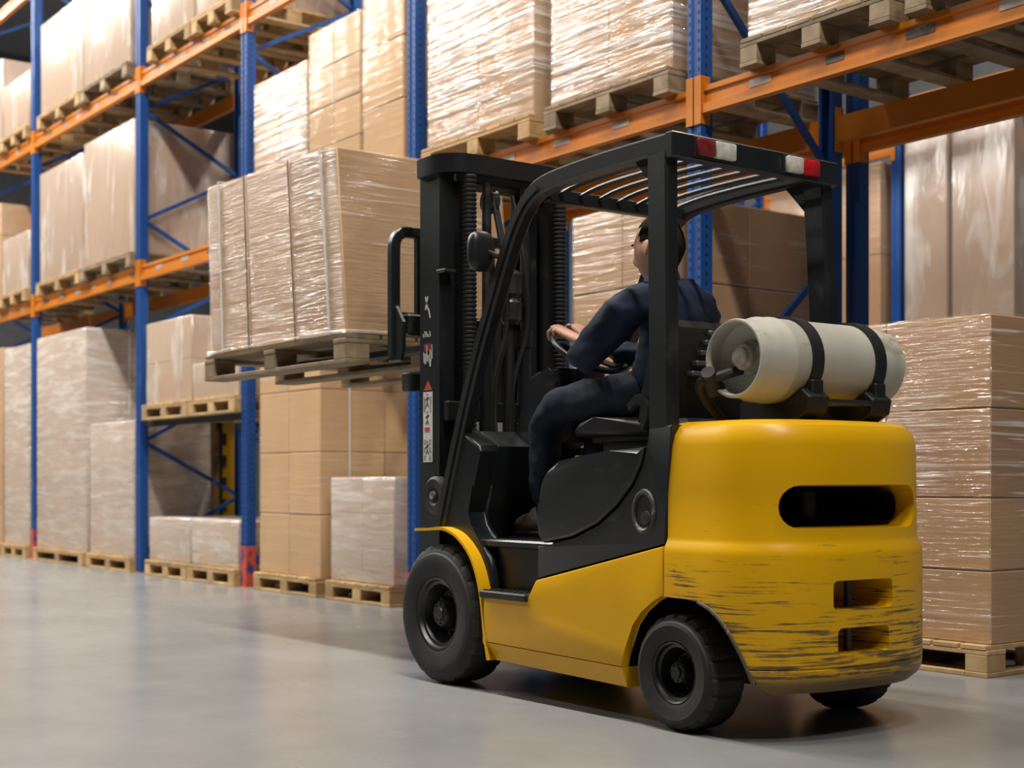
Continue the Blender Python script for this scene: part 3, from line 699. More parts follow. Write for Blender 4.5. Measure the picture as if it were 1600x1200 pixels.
# wheels
def wheel(name, cx, cz, R, yo, s, width, rr, lugs):
    """tyre and rim; yo = outer face, s = +1 when the outer face looks to -Y"""
    seg = lugs*6
    def prof():
        W = width
        return [(0.03, rr), (0.012, rr+0.004), (0.006, rr+0.02), (0.004, R*0.72), (0.000, R*0.80), (0.004, R*0.86), (0.012, R*0.88), (0.016, R*0.93), (0.030, R*0.985), (0.050, R), (W-0.05, R), (W-0.03, R*0.985), (W-0.016, R*0.93), (W, R*0.8), (W-0.006, rr+0.02), (W-0.03, rr)]
    P = prof(); bm = B(); rings = []
    for k, (y, r) in enumerate(P):
        ring = []
        for i in range(seg):
            q = r
            if k in (8, 11) and i % 6 == 0: q = r-0.008
            if k in (9, 10) and i % 6 == 0: q = r-0.006
            if k in (7, 12) and i % 6 == 0: q = r-0.004
            a = 2*PI*(i+ 0)/seg
            ring.append(bm.verts.new((cx+q*math.cos(a), yo+s*y, cz+q*math.sin(a))))
        rings.append(ring)
    for a, b in zip(rings, rings[1:]):
        for i in range(seg): bm.faces.new((a[i], a[(i+1) % seg], b[(i+1) % seg], b[i]))
    t = obj(name, bm, M['rubber'], FK, 0.5)
    q = rr
    bm = lathe_y(B(), [(yo+s*y, r) for y, r in ((0.05, q*1.02), (0.018, q*1.03), (0.012, q*1.0), (0.016, q*0.94), (0.03, q*0.90), (0.034, q*0.82), (0.075, q*0.72), (0.10, q*0.66), (0.105, q*0.40), (0.105, 0.0))], cx, cz, 40, False)
    obj('rim', bm, M['rim'], t)
    bm = lathe_y(B(), [(yo+s*y, r) for y, r in ((0.105, q*0.44), (0.075, q*0.40), (0.040, q*0.36), (0.032, q*0.33), (0.030, q*0.20), (0.022, q*0.18), (0.022, 0.0))], cx, cz, 28, False)
    obj('hub', bm, M['rim'], t)
    bm = B()
    for i in range(8):
        a = 2*PI*i/8
        lathe_y(bm, [(yo+s*0.11, q*0.055), (yo+s*0.078, q*0.055), (yo+s*0.074, 0.0)], cx+q*0.55*math.cos(a), cz+q*0.55*math.sin(a), 6, False)
        lathe_y(bm, [(yo+s*0.035, q*0.035), (yo+s*0.026, q*0.03), (yo+s*0.026, 0.0)], cx+q*0.27*math.cos(a), cz+q*0.27*math.sin(a), 6, False)
    obj('wheel_nuts', bm, M['greasy'], t)
    return t
wheel('front_wheel', -5.16, 0.302, 0.302, 3.395, 1, 0.225, 0.158, 22)
wheel('front_wheel', -5.16, 0.302, 0.302, 4.365, -1, 0.225, 0.158, 22)
wheel('rear_wheel', -3.665, 0.206, 0.206, 3.40, 1, 0.185, 0.108, 20)
wheel('rear_wheel', -3.665, 0.206, 0.206, 4.40, -1, 0.185, 0.108, 20)
# black side skirt with the pillar foot, and the hood panel set in its curve
HOOD_CURVE = [(-3.812, 1.0), (-3.832, 0.94), (-3.879, 0.868), (-3.967, 0.788), (-4.077, 0.719), (-4.229, 0.665), (-4.41, 0.636)]
bm = B()
prism(bm, [(-4.445, 0.495), (-3.708, 0.656), (-3.700, 0.83), (-3.672, 1.075), (-3.792, 1.068)] + [(x+0.012, z-0.012) for x, z in HOOD_CURVE] + [(-4.445, 0.622)], 3.412, 4.348, 0.006, 2)
obj('side_skirt', bm, M['plastic'], FK)
bm = B()
prism(bm, [(x, z) for x, z in HOOD_CURVE] + [(-4.435, 0.66), (-4.437, 0.75), (-4.425, 0.845), (-4.41, 0.885), (-4.385, 0.915), (-4.345, 0.938), (-4.29, 0.955), (-4.17, 0.973), (-4.0, 0.99)], 3.40, 4.36, 0.022, 3)
obj('hood', bm, M['plastic'], FK, 0.5)
obj('engine_box', box(B(), -4.40, -3.69, 3.46, 4.30, 0.50, 0.90, 0.01), M['matte'], FK)
obj('deck', box(B(), -4.36, -3.69, 3.50, 4.26, 0.88, 0.978, 0.02), M['matte'], FK)
obj('seat_base', box(B(), -4.40, -3.80, 3.70, 4.06, 0.95, 1.045, 0.015), M['matte'], FK)
# oval filler recess on the skirt
bm = B(); n = 24
def oval(rx, rz, y): return [bm.verts.new((-3.818+rx*math.cos(2*PI*i/n), y, 0.768+rz*math.sin(2*PI*i/n))) for i in range(n)]
R = [oval(0.062, 0.083, 3.413), oval(0.058, 0.078, 3.404), oval(0.050, 0.068, 3.402), oval(0.045, 0.06, 3.409)]
for a, b in zip(R, R[1:]):
    for i in range(n): bm.faces.new((a[i], a[(i+1) % n], b[(i+1) % n], b[i]))
fr = obj('filler_recess', bm, M['rubbed'], FK)
bm = B(); bm.faces.new(oval(0.046, 0.061, 3.410)); obj('recess_floor', bm, M['matte'], fr)
obj('filler_cap', lathe_y(B(), [(3.411, 0.026), (3.400, 0.024), (3.398, 0.015), (3.398, 0.0)], -3.800, 0.745, 14), M['greasy'], fr)
# cab floor, step and cowl
obj('cab_floor', box(B(), -5.0, -4.42, 3.47, 4.30, 0.60, 0.635, 0.008), M['plastic'], FK)
bm = B()
for k in range(6): box(bm, -4.95+k*0.07, -4.92+k*0.07, 3.62, 4.1, 0.635, 0.640)
obj('floor_mat', bm, M['matte'], FK)
obj('step_riser', box(B(), -4.83, -4.44, 3.50, 3.54, 0.40, 0.605, 0.006), M['plastic'], FK)
st_ = obj('step', box(B(), -4.812, -4.495, 3.385, 3.52, 0.398, 0.428, 0.006), M['matte'], FK)
bm = B()
for i in range(9):
    for j in range(3): box(bm, -4.80+i*0.033, -4.785+i*0.033, 3.40+j*0.033, 3.415+j*0.033, 0.428, 0.432)
tag(obj('step_tread', bm, M['greasy'], st_), kind='stuff')
bm = B()
prism(bm, [(-5.24, 0.69), (-5.17, 0.86), (-5.07, 1.095), (-5.045, 1.098), (-4.915, 1.03), (-4.905, 1.005), (-4.955, 0.86), (-5.005, 0.745), (-4.985, 0.69), (-4.945, 0.645), (-4.88, 0.60), (-4.835, 0.56), (-4.818, 0.50), (-4.815, 0.425), (-4.845, 0.43), (-4.88, 0.53), (-4.94, 0.60), (-5.01, 0.655), (-5.12, 0.685)], 3.455, 3.56, 0.016, 3)
obj('leg_shield', bm, M['plastic'], FK, 0.6)
bm = B()
prism(bm, [(-5.22, 0.70), (-5.15, 0.90), (-5.07, 1.092), (-5.045, 1.095), (-4.915, 1.027), (-4.92, 0.985), (-5.03, 0.75), (-5.05, 0.62), (-5.2, 0.62)], 3.561, 4.30, 0.008, 2)
obj('dashboard', bm, M['plastic'], FK)
bm = B()
prism(bm, [(-5.05, 1.09), (-4.955, 1.30), (-4.93, 1.335), (-4.885, 1.352), (-4.80, 1.345), (-4.74, 1.36), (-4.745, 1.31), (-4.86, 1.05), (-4.92, 1.02)], 3.74, 4.02, 0.02, 3)
con = obj('steering_column', bm, M['plastic'], FK)
obj('column_label', box(B(), -4.875, -4.80, 3.79, 3.90, 1.3495, 1.3515), M['white'], con)
# steering wheel
WC = Vector((-4.69, 3.885, 1.435)); tilt = math.radians(34)
U = Vector((math.cos(tilt), 0, -math.sin(tilt))); V = Vector((0, 1, 0)); Wn = U.cross(V)
def wp(r, a, h=0): return WC + U*r*math.cos(a) + V*r*math.sin(a) + Wn*h
sw = obj('steering_wheel', tube(B(), [wp(0.172, 2*PI*i/40) for i in range(40)], 0.014, 10, True), M['black'], FK, 1)
bm = B()
for a in (0.4, 2.5, 4.6): sweep(bm, [wp(0.02, a, -0.02), wp(0.165, a)], rect(0.03, 0.012), (0, 1, 0.3))
tube(bm, [wp(0, 0, -0.06), wp(0, 0, 0.01)], 0.045, 16)
obj('wheel_spokes', bm, M['black'], sw)
for k, y in enumerate((4.10, 4.16, 4.22)):
    l_ = obj('control_lever', tube(B(), [(-4.86, y, 1.02), (-4.84, y, 1.2), (-4.82, y, 1.26)], 0.008, 8), M['greasy'], FK)
    obj('lever_knob', lathe_z(B(), [(1.25, 0.008), (1.26, 0.018), (1.285, 0.02), (1.30, 0.008)], -4.82, y, 10), M['matte'], l_)
# seat
bm = B()
prism(bm, [(-4.53, 1.055), (-4.535, 1.09), (-4.50, 1.122), (-4.40, 1.135), (-4.12, 1.125), (-4.06, 1.10), (-4.06, 1.05)], 3.66, 4.10, 0.028, 3)
seat = obj('seat_cushion', bm, M['seat'], FK)
obj('seat_rail', box(B(), -4.46, -4.06, 3.70, 4.06, 1.03, 1.058, 0.006), M['greasy'], FK)
bm = B()
prism(bm, [(-4.14, 1.10), (-4.10, 1.20), (-4.06, 1.34), (-4.03, 1.45), (-4.005, 1.485), (-3.965, 1.49), (-3.935, 1.46), (-3.955, 1.33), (-3.985, 1.18), (-4.02, 1.09)], 3.645, 4.115, 0.035, 3)
sbk = obj('seat_back', bm, M['seat'], FK, 0.8)
M['slat'] = simple('grey_plastic', (0.07, 0.07, 0.072), 0.35)
for k, z in enumerate((1.432, 1.395, 1.355, 1.315, 1.275)):
    obj('vent_slat', box(B(), -3.975-k*0.010, -3.915-k*0.004, 3.84-0.02*k, 4.07-k*0.004, z, z+0.022, 0.005), M['slat'], sbk)
bm = B(); sweep(bm, smoothpath([(-4.16, 3.648, 1.16), (-4.10, 3.640, 1.19), (-4.05, 3.640, 1.15), (-4.08, 3.645, 1.08)], 4), rrect(0.03, 0.045, 0.01), (0, 1, 0))
obj('seat_hinge', bm, M['seat'], FK)
obj('rear_console', box(B(), -4.02, -3.80, 3.60, 4.16, 1.03, 1.11, 0.02), M['matte'], FK)
# overhead guard
RAIL = [(-3.72, 2.082), (-4.08, 2.080), (-4.36, 2.068), (-4.50, 2.048), (-4.585, 2.00), (-4.66, 1.915), (-4.72, 1.815), (-4.80, 1.66), (-4.92, 1.42), (-5.03, 1.16), (-5.13, 0.89), (-5.205, 0.675)]
for y, l in ((3.475, 'left'), (4.262, 'right')):
    pts = [(x, y, z) for x, z in RAIL]
    obj('guard_rail', sweep(B(), smoothpath(pts, 3), rrect(0.06, 0.072, 0.009), (0, 1, 0)), M['black'], FK, 0.5)
    obj('guard_rib', sweep(B(), smoothpath([(x+0.006, y-0.032 if y < 4 else y+0.032, z-0.004) for x, z in RAIL[3:]], 3), rect(0.012, 0.022), (0, 1, 0)), M['black'], FK, 0.5)
for s in (-1, 1):
    top = Vector((-3.785, YC+s*0.410, 2.05)); bot = Vector((-3.745, YC+s*0.437, 1.06))
    obj('guard_pillar', sweep(B(), [top, bot], rrect(0.062, 0.108, 0.010), (0, 1, 0)), M['black'], FK, 0.5)
    obj('pillar_gusset', prism(B(), [(-3.83, 2.046), (-3.93, 2.046), (-3.83, 1.94)], YC+s*0.40-0.01, YC+s*0.40+0.01), M['black'], FK)
obj('guard_rear_bar', box(B(), -3.745, -3.70, 3.44, 4.32, 2.025, 2.118, 0.006), M['black'], FK)
obj('guard_front_bar', box(B(), -4.54, -4.49, 3.505, 4.255, 2.0, 2.055, 0.006), M['black'], FK)
for k in range(7):
    y = 3.565+k*0.101
    obj('guard_slat', tube(B(), smoothpath([(-3.745, y, 2.065), (-4.10, y, 2.066), (-4.36, y, 2.056), (-4.51, y, 2.03)], 3), 0.011, 8), M['black'], FK)
# rear lamps
for (ya, ym, yb, c1, c2) in ((3.548, 3.632, 3.735, 'dark_red', 'clear_lens'), (4.01, 4.095, 4.185, 'clear_lens', 'red')):
    lm = obj('rear_lamp', box(B(), -3.702, -3.694, ya-0.006, yb+0.006, 2.036, 2.108, 0.002), M['matte'], FK)
    obj('lamp_lens', box(B(), -3.697, -3.672, ya, ym-0.001, 2.041, 2.103, 0.008, 2), M[c1], lm)
    obj('lamp_lens', box(B(), -3.697, -3.672, ym+0.001, yb, 2.041, 2.103, 0.008, 2), M[c2], lm)
# gas tank on its cradle
TX, TZ, TR = -3.50, 1.302, 0.150
prof = [(3.625, 0.0), (3.62, 0.06), (3.61, 0.10), (3.60, 0.122), (3.59, 0.125), (3.545, 0.125), (3.538, 0.128), (3.538, 0.134), (3.547, 0.138), (3.59, 0.137), (3.61, 0.141), (3.64, TR), (3.685, TR), (3.691, TR+0.003), (3.705, TR+0.003), (3.711, TR), (4.10, TR), (4.205, TR), (4.24, 0.146), (4.252, 0.139), (4.295, 0.137), (4.303, 0.13), (4.295, 0.12), (4.285, 0.11), (4.29, 0.0)]
tank = thing('gas_cylinder', 'cream gas cylinder lying in black straps behind the seat', 'gas cylinder', (TX, 3.92, TZ))
tbody = obj('cylinder_body', lathe_y(B(), prof, TX, TZ, 56, False), M['tank'], tank, 0.5)
obj('valve', lathe_y(B(), [(3.622, 0.062), (3.605, 0.06), (3.60, 0.045), (3.575, 0.045), (3.57, 0.036), (3.556, 0.034), (3.554, 0.0)], TX+0.01, TZ+0.005, 24), M['tan'], tank)
bm = B(); tube(bm, smoothpath([(TX-0.02, 3.62, TZ-0.03), (TX-0.06, 3.53, TZ-0.06), (TX-0.12, 3.50, TZ-0.08), (TX-0.16, 3.56, TZ-0.13), (TX-0.18, 3.66, TZ-0.20)], 5), 0.018, 10)
obj('gas_hose', bm, M['matte'], FK)
obj('hose_coupling', tube(B(), [(TX-0.075, 3.49, TZ-0.045), (TX-0.11, 3.56, TZ-0.10)], 0.032, 14, radii=[0.8, 1.2]), M['matte'], FK)
for y in (3.80, 4.135):
    ring = [(TX+(TR+0.006)*math.cos(a), y, TZ+(TR+0.006)*math.sin(a)) for a in [2*PI*i/40 for i in range(40)]]
    s_ = obj('tank_strap', sweep(B(), ring, rect(0.052, 0.010), (0, 1, 0), True), M['matte'], FK)
    obj('strap_buckle', box(B(), TX+0.11, TX+0.155, y-0.03, y+0.03, TZ-0.15, TZ-0.07, 0.006), M['matte'], s_)
    bm = B()
    prism(bm, [(TX-0.16, 1.088), (TX+0.10, 1.088), (TX+0.16, 1.12), (TX+0.17, 1.17), (TX+0.13, 1.20), (TX+0.10, 1.172), (TX+0.05, 1.150), (TX, 1.144), (TX-0.05, 1.150), (TX-0.10, 1.172), (TX-0.14, 1.2), (TX-0.17, 1.15)], y-0.06, y+0.045, 0.006, 1)
    obj('cradle_foot', bm, M['matte'], FK)
obj('cradle_rail', tube(B(), [(TX+0.15, 3.77, 1.155), (TX+0.15, 4.17, 1.155)], 0.012, 8), M['black'], FK)
# mast
def channel(x0, x1, y0, y1, z0, z1, t, open_y):
    """C rail, web on the outside, flanges front and rear"""
    bm = B()
    if open_y > 0: pts = [(x0, y0), (x1, y0), (x1, y1), (x1-t, y1), (x1-t, y0+t), (x0+t, y0+t), (x0+t, y1), (x0, y1)]
    else: pts = [(x0, y1), (x1, y1), (x1, y0), (x1-t, y0), (x1-t, y1-t), (x0+t, y1-t), (x0+t, y0), (x0, y0)]
    prism_z(bm, pts, z0, z1); return bm
mast = obj('mast_rail', channel(-5.505, -5.345, 3.545, 3.625, 0.10, 2.30, 0.022, 1), M['black'], FK)
obj('mast_rail', channel(-5.505, -5.345, 4.135, 4.215, 0.10, 2.30, 0.022, -1), M['black'], FK)
obj('inner_mast_rail', channel(-5.485, -5.355, 3.655, 3.715, 0.12, 2.27, 0.018, 1), M['black'], FK)
obj('inner_mast_rail', channel(-5.485, -5.355, 4.045, 4.105, 0.12, 2.27, 0.018, -1), M['black'], FK)
# top tie: a flat U that wraps round behind the rails
tie = smoothpath([(-5.50, 3.55, 2.305), (-5.42, 3.55, 2.308), (-5.36, 3.56, 2.31), (-5.305, 3.60, 2.31), (-5.28, 3.67, 2.31), (-5.28, 3.88, 2.31), (-5.28, 4.09, 2.31), (-5.305, 4.16, 2.31), (-5.36, 4.20, 2.31), (-5.42, 4.21, 2.308), (-5.50, 4.21, 2.305)], 3)
obj('mast_top_tie', sweep(B(), tie, rect(0.085, 0.05), (0, 0, 1)), M['black'], FK)
for z in (0.35, 1.15): obj('mast_tie', box(B(), -5.34, -5.30, 3.56, 4.20, z, z+0.09, 0.006), M['matte'], FK)
obj('mast_head_plate', box(B(), -5.49, -5.33, 3.63, 4.13, 2.24, 2.285, 0.005), M['matte'], FK)
for y in (3.772, 3.99):
    cy = obj('lift_cylinder', lathe_z(B(), [(0.2, 0.034), (1.50, 0.034), (1.50, 0.042), (1.58, 0.042), (1.58, 0.034)], -5.30, y, 18), M['black'], FK)
    obj('piston_rod', lathe_z(B(), [(1.58, 0.02), (2.24, 0.02)], -5.30, y, 14), M['greasy'], cy)
    obj('chain', sweep(B(), [(-5.36, y+0.05, 1.0), (-5.36, y+0.05, 2.2)], rect(0.02, 0.03), (1, 0, 0)), M['greasy'], FK)
    obj('chain_wheel', lathe_y(B(), [(y+0.03, 0.0), (y+0.03, 0.055), (y+0.038, 0.048), (y+0.062, 0.048), (y+0.07, 0.055), (y+0.07, 0.0)], -5.34, 2.17, 20), M['greasy'], FK)
obj('cylinder_gland', lathe_z(B(), [(1.60, 0.036), (1.62, 0.05), (1.70, 0.05), (1.72, 0.036), (1.74, 0.052), (1.83, 0.052), (1.85, 0.03)], -5.28, 3.90, 20), M['greasy'], FK)
obj('centre_cylinder', lathe_z(B(), [(0.75, 0.03), (1.62, 0.03)], -5.30, 3.90, 16), M['matte'], FK)
for y, zt in ((3.662, 2.25), (4.18, 2.20)):
    prof = []
    z = 0.9
    while z < zt:
        prof += [(z, 0.027), (z+0.006, 0.033), (z+0.014, 0.033), (z+0.020, 0.027)]; z += 0.02
    obj('hose_sleeve', lathe_z(B(), prof, -5.275, y, 14), M['matte'], FK)
for k, (y, dx) in enumerate(((3.83, 0.02), (3.86, 0.0), (3.94, 0.03))):
    obj('hydraulic_hose', tube(B(), smoothpath([(-5.33+dx, y-0.02, 2.2), (-5.27+dx, y, 1.9), (-5.28+dx, y+0.03, 1.6), (-5.30+dx, y-0.03, 1.35), (-5.28, y-0.05, 1.1), (-5.25, y-0.02, 0.8)], 4), 0.011, 8), M['matte'], FK)
obj('hose_clip', box(B(), -5.36, -5.29, 3.535, 3.60, 1.815, 1.83, 0.003), M['greasy'], FK)
# tilt cylinder trunnion beside the mast
tr_ = obj('tilt_trunnion', lathe_y(B(), [(3.47, 0.0), (3.47, 0.035), (3.462, 0.045), (3.46, 0.072), (3.47, 0.085), (3.50, 0.085), (3.51, 0.07), (3.55, 0.06), (3.55, 0.0)], -5.27, 0.815, 28), M['matte'], FK)
obj('trunnion_bolt', lathe_y(B(), [(3.468, 0.02), (3.452, 0.018), (3.45, 0.0)], -5.27, 0.815, 10), M['steel'], tr_)
obj('trunnion_arm', sweep(B(), [(-5.26, 3.52, 0.81), (-5.13, 3.52, 0.755)], rrect(0.05, 0.07, 0.01), (0, 1, 0)), M['plastic'], FK)
# stickers on the mast web
sk = obj('warning_sticker', box(B(), -5.475, -5.40, 3.5425, 3.5452, 0.965, 1.285, 0), M['white'], mast)
bm = B(); random.seed(3)
# pictogram column: stick figures and lines of small print
def strokes(segs, wd):
    for (xa, za, xb, zb) in segs:
        d = Vector((xb-xa, 0, zb-za)); L = d.length
        if L < 1e-5: continue
        n_ = Vector((-d.z, 0, d.x))/L*wd/2
        a = Vector((xa, 3.5418, za)); b = Vector((xb, 3.5418, zb))
        bm.faces.new([bm.verts.new(p) for p in (a-n_, b-n_, b+n_, a+n_)])
for cz in (1.245, 1.165, 1.03):
    strokes([(-5.44, cz+0.02, -5.44, cz-0.012), (-5.44, cz-0.012, -5.453, cz-0.03), (-5.44, cz-0.012, -5.427, cz-0.03), (-5.455, cz+0.003, -5.425, cz+0.012), (-5.445, cz+0.028, -5.435, cz+0.028)], 0.006)
for r_ in range(11):
    z = 0.975+r_*0.009
    if r_ % 4 != 3: strokes([(-5.468, z, -5.468+random.uniform(0.012, 0.02), z), (-5.425, z, -5.425+random.uniform(0.012, 0.02), z)], 0.0035)
for r_ in range(9):
    z = 1.195+r_*0.008
    strokes([(-5.468, z, -5.468+random.uniform(0.008, 0.014), z), (-5.418, z, -5.418+random.uniform(0.006, 0.012), z)], 0.0035)
tag(obj('sticker_print', bm, M['matte'], sk), kind='stuff')
obj('sticker_cross', box(B(), -5.462, -5.42, 3.5412, 3.5425, 1.105, 1.123, 0), M['redprint'], sk)
obj('warning_triangle', prism(B(), [(-5.47, 1.292), (-5.405, 1.292), (-5.4375, 1.335)], 3.5425, 3.5452), M['redprint'], mast)
bm = B(); random.seed(5)
for k in range(9):
    x = -5.47+k*0.0085; strokes([(x, 1.50-random.random()*0.05, x+0.003, 1.44-random.random()*0.03)], 0.005)
strokes([(-5.42, 1.45, -5.415, 1.40)], 0.012)
for k in range(5): strokes([(-5.475+k*0.014, 1.545+random.random()*0.02, -5.47+k*0.014, 1.535)], 0.006)
strokes([(-5.455, 1.72, -5.435, 1.66), (-5.435, 1.72, -5.455, 1.66), (-5.43, 1.665, -5.415, 1.62)], 0.009)
tag(obj('peeled_sticker', bm, M['white'], mast), kind='stuff')
bm = B()
for k in range(5): strokes([(-5.465+k*0.012, 1.505, -5.46+k*0.012, 1.47)], 0.005)
tag(obj('peeled_print', bm, M['redprint'], mast), kind='stuff')
# carriage, forks and load backrest
obj('carriage_bar', box(B(), -5.68, -5.61, 3.55, 4.45, 1.56, 1.66, 0.01), M['black'], FK)
obj('carriage_bar', box(B(), -5.68, -5.61, 3.55, 4.45, 1.30, 1.39, 0.01), M['matte'], FK)
for y in (3.78, 3.97): obj('carriage_plate', box(B(), -5.61, -5.45, y, y+0.03, 1.22, 1.72, 0.006), M['matte'], FK)
for y in (3.735, 4.19):
    bm = B(); sweep(bm, smoothpath([(-5.70, y+0.05, 1.68), (-5.70, y+0.05, 1.58), (-5.705, y+0.05, 1.535), (-5.74, y+0.05, 1.522), (-5.85, y+0.05, 1.522), (-6.6, y+0.05, 1.522), (-7.05, y+0.05, 1.528)], 3), rect(0.095, 0.03), (0, 1, 0))
    obj('fork', bm, M['matte'], FK)
bx = -5.70
path = smoothpath([(bx, 3.525, 1.46), (bx, 3.525, 1.70), (bx, 3.525, 1.95), (bx, 3.532, 2.01), (bx, 3.56, 2.045), (bx, 3.62, 2.055), (bx, 4.0, 2.055), (bx, 4.38, 2.055), (bx, 4.44, 2.045), (bx, 4.468, 2.01), (bx, 4.475, 1.95), (bx, 4.475, 1.70), (bx, 4.475, 1.46)], 3)
bk = obj('load_backrest', sweep(B(), path, rrect(0.045, 0.05, 0.006), (1, 0, 0)), M['black'], FK, 0.6)
for y in (3.665, 3.87, 4.08, 4.29): obj('backrest_bar', box(B(), bx-0.018, bx+0.018, y-0.02, y+0.02, 1.67, 2.035, 0.004), M['black'], bk)
obj('backrest_rail', box(B(), bx-0.018, bx+0.018, 3.545, 4.455, 1.645, 1.675, 0.004), M['black'], bk)
for y in (3.525, 4.475): obj('backrest_foot', prism(B(), [(bx-0.03, 1.44), (bx+0.07, 1.44), (bx+0.09, 1.50), (bx+0.09, 1.62), (bx+0.03, 1.70), (bx-0.03, 1.66)], y-0.012, y+0.012, 0.004, 1), M['black'], bk)
# mirror on the left guard leg
bm = B()
bmesh.ops.create_uvsphere(bm, u_segments=24, v_segments=16, radius=1)
for v in bm.verts:
    x, y, z = v.co
    sq = lambda t, p: math.copysign(abs(t)**p, t)
    v.co = Vector((-4.845+sq(x, 0.75)*0.032, 3.42+sq(y, 0.65)*0.062, 1.835+sq(z, 0.65)*0.085))
mir = obj('mirror', bm, M['black'], FK, 1.2)
obj('mirror_arm', tube(B(), [(-4.83, 3.44, 1.835), (-4.76, 3.475, 1.80)], 0.012, 8), M['matte'], mir)
bm = B(); lathe_z(bm, [(0, 0), (0.001, 1)], 0, 0, 4); bm.free()

# ------------------------------------------------------------------ the driver
DR = thing('person', 'man in navy jacket and trousers sitting in the forklift steering', 'person', (-4.25, 3.88, 1.135))
def skin_mesh(name, verts, edges, radii, mat, parent, levels=2, root=0):
    me = bpy.data.meshes.new(name); me.from_pydata([Vector(v)-OFF[parent.name] for v in verts], edges, [])
    o = bpy.data.objects.new(name, me); COL.objects.link(o); OFF[o.name] = OFF[parent.name]
    sk = o.modifiers.new('skin', 'SKIN'); sk.use_smooth_shade = True; sk.branch_smoothing = 0.6
    for i, r in enumerate(radii):
        d = me.skin_vertices[0].data[i]; d.radius = (r, r) if not isinstance(r, tuple) else r
        d.use_root = (i == root)
    sb_ = o.modifiers.new('sub', 'SUBSURF'); sb_.levels = levels; sb_.render_levels = levels
    bake(o); o.parent = parent
    o.data.materials.clear(); o.data.materials.append(mat)
    smooth(o.data, 3.2)
    return o
def join_into(dst, others):
    bm = B(); bm.from_mesh(dst.data)
    for o in others:
        bm.from_mesh(o.data); bpy.data.objects.remove(o)
    bm.to_mesh(dst.data); bm.free(); smooth(dst.data, 3.2)
HC = Vector((-4.262, 3.885, 1.812))           # head centre
yaw = math.radians(-8)
def head_point(x, y, z):
    # local: x forward (face), y to the head's left, z up
    f = Vector((-math.cos(yaw), math.sin(yaw), 0)); l = Vector((-math.sin(yaw), -math.cos(yaw), 0))
    return HC + f*x + l*y + Vector((0, 0, z))
def head_mesh():
    bm = B(); bmesh.ops.create_uvsphere(bm, u_segments=48, v_segments=36, radius=1)
    for v in bm.verts:
        x, y, z = v.co
        a, b, c = 0.113, 0.086, 0.140
        px, py, pz = x*a, y*b, z*c
        if z < 0:
            k = min(1, -z)
            py *= 1-0.30*k**1.6                         # narrow towards the chin
            if x > 0: px *= 1-0.10*k                     # jaw
            else: px *= 1-0.42*k                        # nape
        if x > 0.2 and z > -0.9: py *= 1-0.10*x
        if x < 0: px *= 1.04; py *= 1.02
        # brow, eyes, nose, mouth, chin
        g = lambda cx, cz, sx, sz: math.exp(-((y-cx)/sx)**2-((z-cz)/sz)**2) if x > 0.2 else 0
        px += 0.026*g(0, -0.30, 0.16, 0.16) + 0.013*g(0, -0.08, 0.12, 0.20)
        px += 0.006*g(0, 0.14, 0.6, 0.09)
        px -= 0.010*(g(0.42, 0.0, 0.18, 0.10)+g(-0.42, 0.0, 0.18, 0.10))
        px += 0.007*g(0, -0.56, 0.26, 0.05) + 0.007*g(0, -0.66, 0.22, 0.05)
        px += 0.010*g(0, -0.86, 0.3, 0.10)
        v.co = head_point(px, py, pz)
    return bm
def place(bm, mat, name, parent=DR, ang=3.2): return obj(name, bm, mat, parent, ang)
# body skeleton
pel = (-4.235, YC, 1.20)
vb = [pel, (-4.20, YC, 1.34), (-4.18, YC, 1.48), (-4.19, YC, 1.60), (-4.22, YC, 1.69), (-4.245, YC, 1.77),
      (-4.20, YC-0.17, 1.595), (-4.372, YC-0.298, 1.355), (-4.535, YC-0.135, 1.44),
      (-4.20, YC+0.17, 1.595), (-4.36, YC+0.27, 1.40), (-4.60, YC+0.02, 1.42),
      (-4.27, YC-0.085, 1.215), (-4.735, YC-0.165, 1.185), (-4.79, YC-0.168, 0.95), (-4.80, YC-0.165, 0.76),
      (-4.27, YC+0.085, 1.215), (-4.74, YC+0.15, 1.175), (-4.84, YC+0.16, 0.92), (-4.86, YC+0.16, 0.76)]
eb = [(0, 1), (1, 2), (2, 3), (3, 4), (4, 5), (3, 6), (6, 7), (7, 8), (3, 9), (9, 10), (10, 11), (0, 12), (12, 13), (13, 14), (14, 15), (0, 16), (16, 17), (17, 18), (18, 19)]
rb = [0.10, 0.10, 0.11, 0.09, 0.060, 0.058, 0.045, 0.036, 0.028, 0.045, 0.036, 0.028, 0.06, 0.04, 0.036, 0.036, 0.06, 0.04, 0.036, 0.036]
body = skin_mesh('body', vb, eb, rb, M['skin'], DR)
